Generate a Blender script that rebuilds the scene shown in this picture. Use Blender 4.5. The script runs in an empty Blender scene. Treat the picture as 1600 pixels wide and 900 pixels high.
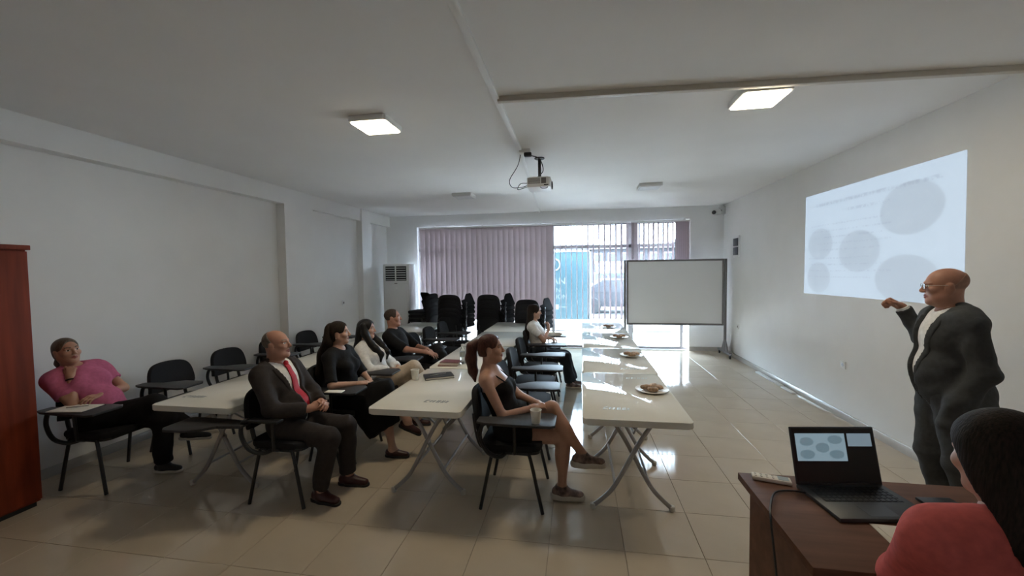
import bpy, bmesh, math, random
import numpy as np
from mathutils import Vector, Matrix

random.seed(7); np.random.seed(7)
sc = bpy.context.scene
COL = sc.collection
PI = math.pi

# ------------------------------------------------------------------ camera
EYE = 1.70
F_PX, YAW, PITCH, ROLL = 629.96, 0.1636, 0.0422, 0.0125
cam_d = bpy.data.cameras.new('camera'); cam = bpy.data.objects.new('camera', cam_d); COL.objects.link(cam)
cam_d.sensor_width = 36.0; cam_d.lens = 36.0 * F_PX / 1600.0; cam_d.clip_start = 0.05; cam_d.clip_end = 300
_fw = Vector((-math.sin(YAW) * math.cos(PITCH), math.cos(YAW) * math.cos(PITCH), -math.sin(PITCH)))
_rt = Vector((math.cos(YAW), math.sin(YAW), 0)); _up = _rt.cross(_fw)
_r2 = _rt * math.cos(ROLL) - _up * math.sin(ROLL); _u2 = _rt * math.sin(ROLL) + _up * math.cos(ROLL)
cam.matrix_world = Matrix(((_r2.x, _u2.x, -_fw.x, 0), (_r2.y, _u2.y, -_fw.y, 0), (_r2.z, _u2.z, -_fw.z, EYE), (0, 0, 0, 1)))
sc.camera = cam

# ------------------------------------------------------------------ world, sun, exposure
world = bpy.data.worlds.new('sky'); sc.world = world; world.use_nodes = True
_bg = world.node_tree.nodes['Background']
_bg.inputs[0].default_value = (0.66, 0.82, 1.0, 1); _bg.inputs[1].default_value = 8.0
sun_d = bpy.data.lights.new('sun', 'SUN'); sun = bpy.data.objects.new('sun', sun_d); COL.objects.link(sun)
sun_d.energy = 11.0; sun_d.angle = 0.01; sun_d.color = (0.97, 0.97, 1.0)
sun.rotation_euler = Vector((0.35, -0.42, -1.0)).to_track_quat('-Z', 'Y').to_euler()
sun.location = (0, 14, 12)
# sampling portal in the window opening (guides the sky light indoors, emits nothing itself)
por_d = bpy.data.lights.new('window_portal', 'AREA'); por = bpy.data.objects.new('window_portal', por_d); COL.objects.link(por)
por_d.shape = 'RECTANGLE'; por_d.size = 5.9; por_d.size_y = 2.75; por_d.cycles.is_portal = True
por.location = (-0.67, 9.0, 1.37); por.rotation_euler = (-PI / 2, 0, 0)
vs = sc.view_settings
vs.view_transform = 'Standard'; vs.look = 'None'; vs.gamma = 1.0; vs.exposure = 2.4; vs.use_curve_mapping = False
sc.cycles.use_denoising = True
sc.cycles.max_bounces = 10; sc.cycles.diffuse_bounces = 6; sc.cycles.glossy_bounces = 4; sc.cycles.transmission_bounces = 6
sc.cycles.sample_clamp_indirect = 8.0; sc.cycles.caustics_reflective = False; sc.cycles.caustics_refractive = False

# ------------------------------------------------------------------ materials
def mat(name, col, rough=0.5, metal=0.0, spec=0.5, noise=0.0, nscale=8.0, bump=0.0, bscale=60.0, emit=None, estr=0.0, alpha=1.0,
        trans=0.0, stretch=(1, 1, 1), coat=0.0, bdist=0.01):
    m = bpy.data.materials.new(name); m.use_nodes = True
    nt = m.node_tree; b = nt.nodes['Principled BSDF']
    b.inputs['Base Color'].default_value = (*col, 1); b.inputs['Roughness'].default_value = rough
    b.inputs['Metallic'].default_value = metal; b.inputs['Specular IOR Level'].default_value = spec
    b.inputs['Transmission Weight'].default_value = trans; b.inputs['Coat Weight'].default_value = coat
    b.inputs['Coat Roughness'].default_value = 0.05
    if emit: b.inputs['Emission Color'].default_value = (*emit, 1); b.inputs['Emission Strength'].default_value = estr
    if noise or bump:
        tc = nt.nodes.new('ShaderNodeTexCoord'); mp = nt.nodes.new('ShaderNodeMapping')
        mp.inputs['Scale'].default_value = stretch; nt.links.new(tc.outputs['Object'], mp.inputs[0])
    if noise:
        n = nt.nodes.new('ShaderNodeTexNoise'); n.inputs['Scale'].default_value = nscale; n.inputs['Detail'].default_value = 4
        nt.links.new(mp.outputs[0], n.inputs['Vector'])
        r = nt.nodes.new('ShaderNodeValToRGB')
        lo = tuple(max(0, c * (1 - noise)) for c in col); hi = tuple(min(1, c * (1 + noise)) for c in col)
        r.color_ramp.elements[0].color = (*lo, 1); r.color_ramp.elements[1].color = (*hi, 1)
        r.color_ramp.elements[0].position = 0.3; r.color_ramp.elements[1].position = 0.7
        nt.links.new(n.outputs[0], r.inputs[0]); nt.links.new(r.outputs[0], b.inputs['Base Color'])
    if bump:
        n2 = nt.nodes.new('ShaderNodeTexNoise'); n2.inputs['Scale'].default_value = bscale; n2.inputs['Detail'].default_value = 3
        nt.links.new(mp.outputs[0], n2.inputs['Vector'])
        bp = nt.nodes.new('ShaderNodeBump'); bp.inputs['Strength'].default_value = bump; bp.inputs['Distance'].default_value = bdist
        nt.links.new(n2.outputs[0], bp.inputs['Height']); nt.links.new(bp.outputs[0], b.inputs['Normal'])
    return m

M = {}
M['wall'] = mat('wall_paint', (0.82, 0.815, 0.80), 0.75, noise=0.02, nscale=2.5, bump=0.06, bscale=90)
M['ceiling'] = mat('ceiling_paint', (0.84, 0.835, 0.825), 0.85, noise=0.015, nscale=2)
M['tile'] = mat('porcelain_tile', (0.56, 0.475, 0.37), 0.07, spec=0.55, noise=0.05, nscale=3.0, bump=0.012, bscale=5)
M['grout'] = mat('grout', (0.40, 0.34, 0.27), 0.8)
M['skirting'] = mat('skirting_tile', (0.50, 0.47, 0.43), 0.25, noise=0.05, nscale=4)
M['plastic_white'] = mat('white_plastic_tabletop', (0.80, 0.775, 0.70), 0.05, spec=0.28, bump=0.008, bscale=12, noise=0.015)
M['trunk'] = mat('white_trunking', (0.80, 0.80, 0.79), 0.5)
M['trunk_beige'] = mat('beige_trunking', (0.60, 0.56, 0.50), 0.5)
M['leg_grey'] = mat('grey_painted_tube', (0.36, 0.345, 0.335), 0.4, metal=0.3)
M['cap'] = mat('pale_rubber_cap', (0.55, 0.52, 0.47), 0.6)
M['chair_fabric'] = mat('black_chair_fabric', (0.016, 0.016, 0.018), 0.85, spec=0.25, bump=0.25, bscale=350, bdist=0.002)
M['chair_metal'] = mat('black_painted_tube', (0.012, 0.012, 0.013), 0.35)
M['tablet'] = mat('dark_laminate_tablet', (0.030, 0.029, 0.031), 0.5, noise=0.2, nscale=30)
M['tablet_back'] = mat('matt_black_tablet', (0.014, 0.014, 0.015), 0.95, spec=0.05)
M['frame_dark'] = mat('grey_aluminium', (0.22, 0.21, 0.21), 0.4, metal=0.5)
M['window_frame'] = mat('window_frame', (0.42, 0.41, 0.42), 0.45)
M['board'] = mat('whiteboard_enamel', (0.84, 0.85, 0.86), 0.25)
M['cabinet'] = mat('cherry_wood', (0.19, 0.030, 0.010), 0.6, spec=0.2, noise=0.3, nscale=3.0, stretch=(6, 6, 0.5))
M['desk'] = mat('brown_desk_wood', (0.14, 0.062, 0.036), 0.6, spec=0.25, noise=0.25, nscale=3.0, stretch=(0.6, 7, 7))
M['white_gloss'] = mat('white_appliance', (0.78, 0.78, 0.77), 0.35)
M['dark_slot'] = mat('dark_slot', (0.02, 0.02, 0.022), 0.6)
M['black'] = mat('black_plastic', (0.014, 0.014, 0.016), 0.4)
M['laptop'] = mat('dark_laptop_shell', (0.045, 0.05, 0.06), 0.4)
M['paper'] = mat('paper', (0.78, 0.74, 0.66), 0.8)
M['cup'] = mat('paper_cup', (0.80, 0.77, 0.70), 0.6)
M['plate'] = mat('white_plate', (0.80, 0.77, 0.72), 0.3)
M['pastry'] = mat('baked_pastry', (0.40, 0.27, 0.18), 0.75, noise=0.45, nscale=40, bump=0.5, bscale=60)
M['print'] = mat('printed_mark', (0.16, 0.18, 0.19), 0.5)
M['print_pale'] = mat('printed_pale', (0.35, 0.40, 0.41), 0.5)
M['red_book'] = mat('dark_red_cover', (0.16, 0.03, 0.03), 0.5)
M['blue_cap'] = mat('blue_cap', (0.05, 0.12, 0.3), 0.4)
M['pet'] = mat('clear_bottle', (0.9, 0.95, 0.96), 0.05, trans=0.9)
M['clean_glass'] = None
M['skin_a'] = mat('skin_ruddy', (0.44, 0.215, 0.145), 0.5, noise=0.08, nscale=25)
M['skin_b'] = mat('skin_light', (0.52, 0.30, 0.215), 0.5, noise=0.06, nscale=25)
M['skin_c'] = mat('skin_tan', (0.46, 0.245, 0.165), 0.48, noise=0.06, nscale=25)
M['lip'] = mat('lips', (0.33, 0.10, 0.085), 0.4)
M['eye'] = mat('eye_white', (0.62, 0.58, 0.54), 0.3)
M['iris'] = mat('iris', (0.03, 0.018, 0.012), 0.2)
M['hair_dark'] = mat('dark_brown_hair', (0.018, 0.011, 0.008), 0.75, noise=0.5, nscale=6, stretch=(30, 30, 3), bump=0.25, bscale=6, spec=0.25)
M['hair_red'] = mat('auburn_hair', (0.075, 0.026, 0.018), 0.42, noise=0.5, nscale=6, stretch=(30, 30, 3), bump=0.25, bscale=6, spec=0.25)
M['hair_black'] = mat('black_hair', (0.010, 0.008, 0.008), 0.4, noise=0.4, nscale=6, stretch=(30, 30, 3), bump=0.25, bscale=6, spec=0.25)
M['hair_ash'] = mat('ash_brown_hair', (0.11, 0.08, 0.055), 0.5, noise=0.4, nscale=6, stretch=(30, 30, 3), bump=0.4, bscale=6)
M['hair_rim'] = mat('thin_grey_fringe', (0.34, 0.185, 0.13), 0.6, noise=0.2, nscale=40)
M['hair_crop'] = mat('cropped_dark_hair', (0.055, 0.035, 0.027), 0.7, noise=0.3, nscale=60)
M['hair_grey'] = mat('grey_hair', (0.14, 0.115, 0.095), 0.6, noise=0.4, nscale=30, bump=0.4, bscale=60)
def cloth(n, c, r=0.85, w=0.35): return mat(n, c, r, spec=0.2, bump=w, bscale=9, bdist=0.02, noise=0.1, nscale=40)
M['suit_brown'] = cloth('charcoal_brown_suit', (0.040, 0.033, 0.032))
M['suit_grey'] = cloth('dark_grey_suit', (0.062, 0.067, 0.072))
M['shirt_white'] = cloth('white_shirt', (0.78, 0.77, 0.75))
M['tie_red'] = cloth('red_tie', (0.42, 0.012, 0.022), 0.5, 0.1)
M['cloth_black'] = cloth('black_cloth', (0.011, 0.010, 0.011))
M['cloth_navy'] = cloth('navy_trousers', (0.028, 0.035, 0.046))
M['cloth_pink'] = cloth('pink_tshirt', (0.52, 0.135, 0.24))
M['cloth_coral'] = cloth('coral_blouse', (0.63, 0.13, 0.115))
M['cloth_beige'] = cloth('beige_trousers', (0.54, 0.44, 0.335))
M['shoe_maroon'] = mat('maroon_leather', (0.055, 0.016, 0.016), 0.35)
M['shoe_black'] = mat('black_shoe', (0.015, 0.015, 0.016), 0.5)
M['sole_white'] = mat('pale_sole', (0.52, 0.46, 0.38), 0.6)
M['sole_dark'] = mat('dark_sole', (0.02, 0.018, 0.017), 0.6)
M['sneaker'] = mat('brown_patterned_sneaker', (0.17, 0.11, 0.09), 0.6, noise=0.9, nscale=22)
M['silver'] = mat('silver', (0.6, 0.6, 0.6), 0.25, metal=1.0)
M['pavement'] = mat('pale_pavement', (0.62, 0.61, 0.60), 0.8, noise=0.08, nscale=1.5)
M['teal'] = mat('teal_banner', (0.012, 0.042, 0.055), 0.6)
M['banner_white'] = mat('banner_white', (0.14, 0.155, 0.16), 0.6)
M['facade'] = mat('facade_plaster', (0.055, 0.052, 0.06), 0.8, noise=0.06)
M['facade_b'] = mat('facade_grey', (0.022, 0.021, 0.025), 0.8, noise=0.06)
M['far_glass'] = mat('far_window_glass', (0.02, 0.02, 0.025), 0.4)
M['awning'] = mat('blue_awning', (0.035, 0.06, 0.10), 0.6)
M['roof'] = mat('grey_roof', (0.10, 0.09, 0.10), 0.8)

def glass_mat():
    m = bpy.data.materials.new('window_glass'); m.use_nodes = True; nt = m.node_tree
    for n in list(nt.nodes): nt.nodes.remove(n)
    o = nt.nodes.new('ShaderNodeOutputMaterial'); mx = nt.nodes.new('ShaderNodeMixShader')
    t = nt.nodes.new('ShaderNodeBsdfTransparent'); t.inputs[0].default_value = (0.9, 0.93, 0.93, 1)
    g = nt.nodes.new('ShaderNodeBsdfGlossy'); g.inputs['Roughness'].default_value = 0.02
    fr = nt.nodes.new('ShaderNodeFresnel'); fr.inputs[0].default_value = 1.3
    nt.links.new(fr.outputs[0], mx.inputs[0]); nt.links.new(t.outputs[0], mx.inputs[1]); nt.links.new(g.outputs[0], mx.inputs[2])
    nt.links.new(mx.outputs[0], o.inputs[0]); return m
M['glass'] = glass_mat()

def blind_mat(name, col, tr):
    m = bpy.data.materials.new(name); m.use_nodes = True; nt = m.node_tree
    for n in list(nt.nodes): nt.nodes.remove(n)
    o = nt.nodes.new('ShaderNodeOutputMaterial'); mx = nt.nodes.new('ShaderNodeMixShader'); mx.inputs[0].default_value = tr
    d = nt.nodes.new('ShaderNodeBsdfDiffuse'); t = nt.nodes.new('ShaderNodeBsdfTranslucent')
    d.inputs[0].default_value = (*col, 1); t.inputs[0].default_value = (*col, 1)
    nt.links.new(d.outputs[0], mx.inputs[1]); nt.links.new(t.outputs[0], mx.inputs[2]); nt.links.new(mx.outputs[0], o.inputs[0]); return m
M['blind'] = blind_mat('lilac_grey_blind', (0.62, 0.54, 0.555), 0.20)

def slide_mat(name, bg, strength, ell, lines, blob):
    """glowing image for the slide and the laptop screen: UV based ellipses and soft text lines"""
    m = bpy.data.materials.new(name); m.use_nodes = True; nt = m.node_tree; L = nt.links.new
    b = nt.nodes['Principled BSDF']; b.inputs['Base Color'].default_value = (0.25, 0.25, 0.25, 1); b.inputs['Roughness'].default_value = 0.7
    uv = nt.nodes.new('ShaderNodeUVMap'); sp = nt.nodes.new('ShaderNodeSeparateXYZ'); L(uv.outputs[0], sp.inputs[0])
    def mth(op, a, c=None, e=None):
        n = nt.nodes.new('ShaderNodeMath'); n.operation = op
        for i, v in enumerate((a, c, e)):
            if v is None: continue
            if isinstance(v, (int, float)): n.inputs[i].default_value = v
            else: L(v, n.inputs[i])
        return n.outputs[0]
    def smooth(v, a, c):
        n = nt.nodes.new('ShaderNodeMapRange'); n.interpolation_type = 'SMOOTHSTEP'; L(v, n.inputs[0])
        n.inputs[1].default_value = a; n.inputs[2].default_value = c; n.inputs[3].default_value = 1; n.inputs[4].default_value = 0; return n.outputs[0]
    U, V = sp.outputs[0], sp.outputs[1]; me = 0.0
    for (x, y, rx, ry) in ell:
        dx = mth('DIVIDE', mth('SUBTRACT', U, x), rx); dy = mth('DIVIDE', mth('SUBTRACT', V, y), ry)
        r = mth('SQRT', mth('ADD', mth('MULTIPLY', dx, dx), mth('MULTIPLY', dy, dy))); e = smooth(r, 0.94, 1.02)
        me = e if me == 0.0 else mth('MAXIMUM', me, e)
    ml = 0.0
    nz = nt.nodes.new('ShaderNodeTexNoise'); nz.inputs['Scale'].default_value = 1.0
    mp = nt.nodes.new('ShaderNodeMapping'); mp.inputs['Scale'].default_value = (70, 22, 1); L(uv.outputs[0], mp.inputs[0]); L(mp.outputs[0], nz.inputs['Vector'])
    for (x0, x1, y, h) in lines:
        a = smooth(mth('ABSOLUTE', mth('SUBTRACT', V, y)), h * 0.5, h)
        c = smooth(mth('ABSOLUTE', mth('SUBTRACT', U, (x0 + x1) / 2)), (x1 - x0) / 2 - 0.01, (x1 - x0) / 2)
        e = mth('MULTIPLY', a, c); ml = e if ml == 0.0 else mth('MAXIMUM', ml, e)
    mix = nt.nodes.new('ShaderNodeMix'); mix.data_type = 'RGBA'; mix.inputs['A'].default_value = (*bg, 1); mix.inputs['B'].default_value = (*blob, 1)
    if isinstance(me, float): mix.inputs['Factor'].default_value = 0.0
    else: L(me, mix.inputs['Factor'])
    out = mix.outputs['Result']
    if lines:
        f = mth('MULTIPLY', ml, mth('MULTIPLY', smooth(nz.outputs[0], 0.62, 0.40), 0.5))
        m2 = nt.nodes.new('ShaderNodeMix'); m2.data_type = 'RGBA'; L(out, m2.inputs['A']); m2.inputs['B'].default_value = (bg[0] * .45, bg[1] * .45, bg[2] * .5, 1)
        L(f, m2.inputs['Factor']); out = m2.outputs['Result']
    L(out, b.inputs['Emission Color']); b.inputs['Emission Strength'].default_value = strength
    return m

# ------------------------------------------------------------------ mesh helpers
def tag(o, label=None, cat=None, group=None, kind=None):
    if label: o['label'] = label
    if cat: o['category'] = cat
    if group: o['group'] = group
    if kind: o['kind'] = kind
    return o

def empty(name, loc=(0, 0, 0), rz=0.0, label=None, cat=None, group=None):
    o = bpy.data.objects.new(name, None); COL.objects.link(o); o.empty_display_size = 0.1
    o.location = loc; o.rotation_euler = (0, 0, rz); return tag(o, label, cat, group)

def link(name, me, m=None, parent=None, loc=(0, 0, 0), rot=(0, 0, 0)):
    o = bpy.data.objects.new(name, me); COL.objects.link(o)
    if m is not None and not me.materials:
        for x in (m if isinstance(m, (list, tuple)) else [m]): me.materials.append(M[x] if isinstance(x, str) else x)
    if parent: o.parent = parent
    o.location = loc; o.rotation_euler = rot; return o

def copy_tree(o, parent=None):
    c = o.copy(); COL.objects.link(c); c.parent = parent
    for ch in list(o.children): copy_tree(ch, c)
    return c

class MB:
    def __init__(s): s.bm = bmesh.new()
    def box(s, x0, x1, y0, y1, z0, z1, bev=0.0, seg=2, mtx=None):
        r = bmesh.ops.create_cube(s.bm, size=1.0)
        vs = r['verts']
        for v in vs: v.co = Vector((x0 + (v.co.x + .5) * (x1 - x0), y0 + (v.co.y + .5) * (y1 - y0), z0 + (v.co.z + .5) * (z1 - z0)))
        if bev:
            es = list({e for v in vs for e in v.link_edges})
            q = bmesh.ops.bevel(s.bm, geom=es, offset=bev, segments=seg, profile=0.5, affect='EDGES')
            vs = list({v for f in q['faces'] for v in f.verts} | {v for v in vs if v.is_valid})
        if mtx is not None: bmesh.ops.transform(s.bm, matrix=mtx, verts=[v for v in vs if v.is_valid])
        return s
    def tube(s, pts, r, n=10, cap=True, flat=1.0):
        pts = [Vector(p) for p in pts]; rs = r if isinstance(r, (list, tuple)) else [r] * len(pts)
        rings = []; prev = None
        for i, p in enumerate(pts):
            t = (pts[min(i + 1, len(pts) - 1)] - pts[max(i - 1, 0)]).normalized()
            if prev is None:
                a = Vector((0, 0, 1)) if abs(t.z) < .9 else Vector((1, 0, 0)); u = t.cross(a).normalized()
            else: u = (prev - t * prev.dot(t)).normalized()
            prev = u; w = t.cross(u)
            rings.append([s.bm.verts.new(p + (u * math.cos(2 * PI * k / n) + w * math.sin(2 * PI * k / n) * flat) * rs[i]) for k in range(n)])
        for a, b in zip(rings, rings[1:]):
            for k in range(n): s.bm.faces.new((a[k], a[(k + 1) % n], b[(k + 1) % n], b[k]))
        if cap: s.bm.faces.new(rings[0][::-1]); s.bm.faces.new(rings[-1])
        return s
    def lathe(s, prof, n=24, c=(0, 0, 0)):
        rings = []
        for r, z in prof:
            rings.append([s.bm.verts.new((c[0] + r * math.cos(2 * PI * k / n), c[1] + r * math.sin(2 * PI * k / n), c[2] + z)) for k in range(n)])
        for a, b in zip(rings, rings[1:]):
            for k in range(n): s.bm.faces.new((a[k], a[(k + 1) % n], b[(k + 1) % n], b[k]))
        s.bm.faces.new(rings[0][::-1]); s.bm.faces.new(rings[-1]); return s
    def prism(s, outline, z0, z1, bev=0.0, mtx=None):
        a = [s.bm.verts.new((x, y, z0)) for x, y in outline]; b = [s.bm.verts.new((x, y, z1)) for x, y in outline]
        n = len(a); fs = [s.bm.faces.new(a[::-1]), s.bm.faces.new(b)]
        for k in range(n): s.bm.faces.new((a[k], a[(k + 1) % n], b[(k + 1) % n], b[k]))
        vs = a + b
        if bev:
            es = list({e for f in fs for e in f.edges})
            q = bmesh.ops.bevel(s.bm, geom=es, offset=bev, segments=2, profile=.5, affect='EDGES')
            vs = list({v for f in q['faces'] for v in f.verts} | {v for v in vs if v.is_valid})
        if mtx is not None: bmesh.ops.transform(s.bm, matrix=mtx, verts=[v for v in vs if v.is_valid])
        return s
    def grid(s, fn, nu, nv, thick=None):
        g = [[s.bm.verts.new(fn(i / nu, j / nv)) for j in range(nv + 1)] for i in range(nu + 1)]
        for i in range(nu):
            for j in range(nv): s.bm.faces.new((g[i][j], g[i + 1][j], g[i + 1][j + 1], g[i][j + 1]))
        return s
    def mesh(s, name='m', smooth=True, angle=35):
        bmesh.ops.recalc_face_normals(s.bm, faces=s.bm.faces)
        me = bpy.data.meshes.new(name); s.bm.to_mesh(me); s.bm.free()
        if smooth:
            me.polygons.foreach_set('use_smooth', [True] * len(me.polygons))
            me.set_sharp_from_angle(angle=math.radians(angle))
        return me
    def obj(s, name, m, parent=None, loc=(0, 0, 0), rot=(0, 0, 0), smooth=True, angle=35):
        return link(name, s.mesh(name, smooth, angle), m, parent, loc, rot)

def rrect(x0, x1, y0, y1, r, n=5):
    out = []
    for cx, cy, a in ((x1 - r, y1 - r, 0), (x0 + r, y1 - r, 90), (x0 + r, y0 + r, 180), (x1 - r, y0 + r, 270)):
        for k in range(n + 1):
            t = math.radians(a + 90 * k / n); out.append((cx + r * math.cos(t), cy + r * math.sin(t)))
    return out

def bez(pts, n=8):
    """Catmull-Rom through the points"""
    P = [Vector(p) for p in pts]; P = [P[0] * 2 - P[1]] + P + [P[-1] * 2 - P[-2]]; out = []
    for i in range(1, len(P) - 2):
        a, b, c, d = P[i - 1], P[i], P[i + 1], P[i + 2]
        for k in range(n):
            t = k / n
            out.append(0.5 * (2 * b + (c - a) * t + (2 * a - 5 * b + 4 * c - d) * t * t + (3 * b - 3 * c + d - a) * t ** 3))
    out.append(P[-2]); return out

def quad_uv(name, corners, m, parent=None):
    me = bpy.data.meshes.new(name); me.from_pydata([tuple(c) for c in corners], [], [(0, 1, 2, 3)])
    uv = me.uv_layers.new(name='UVMap')
    for i, c in enumerate(((0, 0), (1, 0), (1, 1), (0, 1))): uv.data[i].uv = c
    return link(name, me, m, parent)

def text_mesh(name, txt, size, m, parent=None, loc=(0, 0, 0), rot=(0, 0, 0), extrude=0.002):
    cu = bpy.data.curves.new(name, 'FONT'); cu.body = txt; cu.size = size; cu.extrude = extrude; cu.resolution_u = 3
    t = bpy.data.objects.new(name + '_tmp', cu); COL.objects.link(t)
    dg = bpy.context.evaluated_depsgraph_get(); me = bpy.data.meshes.new_from_object(t.evaluated_get(dg))
    bpy.data.objects.remove(t); return link(name, me, m, parent, loc, rot)

# ------------------------------------------------------------------ room
XR, XL, ZC, YB, YF = 2.91, -4.30, 2.98, 8.80, -1.6
NICHE = 0.14                       # depth of the recess in the left wall below the beam
def structure(o): return tag(o, kind='structure')

# floor: screed below, porcelain tiles on top
floor = structure(MB().box(XL - .4, XR + .2, YF - .2, YB + .05, -0.12, -0.006).obj('floor', 'grout', smooth=False))
TP = 0.457
tile_me = MB().box(.0015, TP - .0015, .0015, TP - .0015, -0.012, 0.0, bev=0.0012, seg=1).mesh('tile'); tile_me.materials.append(M['tile'])
far_tiles = MB()
ix0 = int(math.floor((XL - NICHE + .19) / TP)); cnt = 0
for j in range(-10, 14):
    for i in range(ix0, 8):
        x, y = -0.19 + i * TP, 2.90 + j * TP
        x1, y1 = min(x + TP, XR), min(y + TP, YB)
        if x1 - x < .05 or y1 - y < .05 or y < YF - .4: continue
        if y > 1.2 and cnt < 300 and x1 - x > TP - .01 and y1 - y > TP - .01:
            t = link('tile', tile_me, None, floor, (x, y, 0)); cnt += 1
        else:
            far_tiles.box(max(x, XL - NICHE - .1) + .0015, x1 - .0015, max(y, YF) + .0015, y1 - .0015, -.012, 0)
tag(far_tiles.obj('border_tile', 'tile', floor, smooth=False), kind='stuff')

structure(MB().box(XL - .4, XR + .2, YF - .2, YB + .3, ZC, ZC + .15).obj('ceiling', 'ceiling', smooth=False))
structure(MB().box(XR, XR + .2, YF, YB + .3, -.1, ZC + .1).obj('wall_right', 'wall', smooth=False))
structure(MB().box(XL - .4, XR + .2, YF - .2, YF, -.1, ZC + .1).obj('wall_front', 'wall', smooth=False))
# left wall: recessed panels between a flush beam and flush columns
lw = MB().box(XL - .34, XL - NICHE, YF, YB + .3, -.1, ZC + .05)
lw.box(XL - NICHE, XL, YF, YB, 2.745, ZC)                                   # beam
lw.box(XL - NICHE, XL, 5.40, 6.05, 0, 2.745)                                # column
lw.box(XL - NICHE, XL - .09, 6.05, YB, 0, 2.745)
lw.box(XL - NICHE, XL + .03, 7.52, 7.86, 0, ZC)                             # narrow column
structure(lw.obj('wall_left', 'wall', smooth=False))
# back wall with the wide window opening
WX0, WX1, WZ1 = -3.64, 2.26, 2.72
bw = MB().box(XL - .3, WX0, YB, YB + .25, -.1, ZC).box(WX1, XR + .05, YB, YB + .25, -.1, ZC).box(WX0, WX1, YB, YB + .25, WZ1, ZC)
bw.box(WX0, WX1, YB, YB + .25, -.1, 0.012)
structure(bw.obj('wall_back', 'wall', smooth=False))
structure(MB().box(XR - .012, XR, YF, YB, 0, .085, bev=.003).obj('baseboard_right', 'skirting'))
structure(MB().box(XL - NICHE, XL - NICHE + .012, YF, 5.40, 0, .085, bev=.003).obj('baseboard_left', 'skirting'))
structure(MB().box(WX1, XR - .012, YB - .012, YB, 0, .085, bev=.003).obj('baseboard_back', 'skirting'))

# window: frame members, panes
win = structure(empty('window_1', (0, YB + .12, 0)))
def wbar(n, x0, x1, z0, z1, d=.05): MB().box(x0, x1, -d / 2, d / 2, z0, z1, bev=.004, seg=1).obj(n, 'window_frame', win, smooth=False)
muls = [WX0 + .03, -2.10, -0.55, 1.10, WX1 - .13]
wbar('bottom_rail', WX0, WX1, .012, .06); wbar('top_rail', WX0, WX1, 2.66, WZ1); wbar('transom', WX0, WX1, 2.17, 2.24, .07)
for k, x in enumerate(muls): wbar('mullion', x - (.05 if k == 3 else .03), x + (.05 if k == 3 else .03), .06, 2.66, .07)
for a, b in zip(muls, muls[1:]):
    for z0, z1 in ((.06, 2.17), (2.24, 2.66)):
        MB().box(a + .03, b - .03, -.004, .004, z0, z1).obj('pane', 'glass', win, smooth=False)

# ------------------------------------------------------------------ vertical blinds
def slat_obj(parent, x, ang, z0, z1, w=.125):
    me = slat_cache.get((z0, z1, w))
    if me is None:
        mb = MB(); n = 4
        prof = [(-w / 2 + w * k / n, .010 * (1 - (2 * k / n - 1) ** 2)) for k in range(n + 1)]
        out = prof + [(a, b - .0016) for a, b in reversed(prof)]
        mb.prism(out, z0, z1); me = mb.mesh('slat', angle=60); me.materials.append(M['blind']); slat_cache[(z0, z1, w)] = me
    return link('slat', me, None, parent, (x, 0, 0), (0, 0, ang))
slat_cache = {}
def rail_brackets(parent, xs):
    for x in xs: MB().box(x - .012, x + .012, .0, .09, 2.70, 2.73, bev=.002).obj('bracket', 'trunk', parent, smooth=False)
bl = empty('vertical_blind', (0, YB - .09, 0), 0, 'closed lilac grey vertical blind behind the stacked chairs', 'blind')
MB().box(-3.54, -.54, -.02, .025, 2.665, 2.70, bev=.004).obj('head_rail', 'trunk', bl)
for k in range(25): slat_obj(bl, -3.455 + k * .1187, math.radians(13 + (3 * math.sin(k * 1.7))), .62, 2.665, .150)
rail_brackets(bl, (-3.2, -2.1, -.8))
bo = empty('vertical_blind', (0, YB - .09, 0), 0, 'vertical blind with slats turned open showing the teal banner outside', 'blind')
MB().box(-.53, 1.08, -.02, .025, 2.665, 2.70, bev=.004).obj('head_rail', 'trunk', bo)
for k in range(14):
    x = -.49 + k * .115; dirx = math.atan2(x, YB)               # slats roughly edge-on along the depth axis
    slat_obj(bo, x, PI / 2 - x / 8.7 - (.05 + .026 * k), .66, 2.665)
rail_brackets(bo, (-.3, .9))
bc = empty('vertical_blind', (0, YB - .09, 0), 0, 'half open vertical blind bunched up above the whiteboard', 'blind')
MB().box(1.09, 2.25, -.02, .025, 2.665, 2.70, bev=.004).obj('head_rail', 'trunk', bc)
for k in range(9): slat_obj(bc, 1.15 + k * .095, PI / 2 - .55, .66, 2.665, .105)
for k in range(7): slat_obj(bc, 1.98 + k * .038, PI / 2 - .75, .66, 2.665, .105)
for k in range(2): slat_obj(bc, 1.14 + k * .03, .2, .66, 2.665, .105)

rail_brackets(bc, (1.25, 2.15))
# ------------------------------------------------------------------ outside
out_g = structure(MB().box(-20, 24, YB + .27, 60, -.35, -.05).obj('ground_outside', 'pavement', smooth=False))
M['asphalt'] = mat('asphalt', (0.030, 0.029, 0.031), 0.9, noise=0.3, nscale=3)
structure(MB().box(-20, 24, 11.6, 34, -.05, -.02).obj('road_outside', 'asphalt', smooth=False))
structure(MB().box(-6, 5, YB + .25, YB + 1.30, 3.02, 3.18).obj('added_overhang_1', 'wall', smooth=False))      # unseen overhang, added above the window to keep sun off the floor
bn = empty('advertising_banner', (0, 11.2, 0), 0, 'teal advertising banner with white lettering on a frame outside the window', 'banner')
MB().box(-2.3, .30, -.02, .02, .35, 2.20, bev=.004).obj('banner_sheet', 'teal', bn)
MB().box(.30, .34, -.03, .03, -.05, 2.24).box(-2.34, -2.30, -.03, .03, -.05, 2.24).box(-2.34, .34, -.03, .03, 2.20, 2.24).obj('banner_frame', 'window_frame', bn)
text_mesh('lettering', 'AN', .26, 'banner_white', bn, (-.72, -.025, 1.32), (PI / 2, 0, 0))
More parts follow.
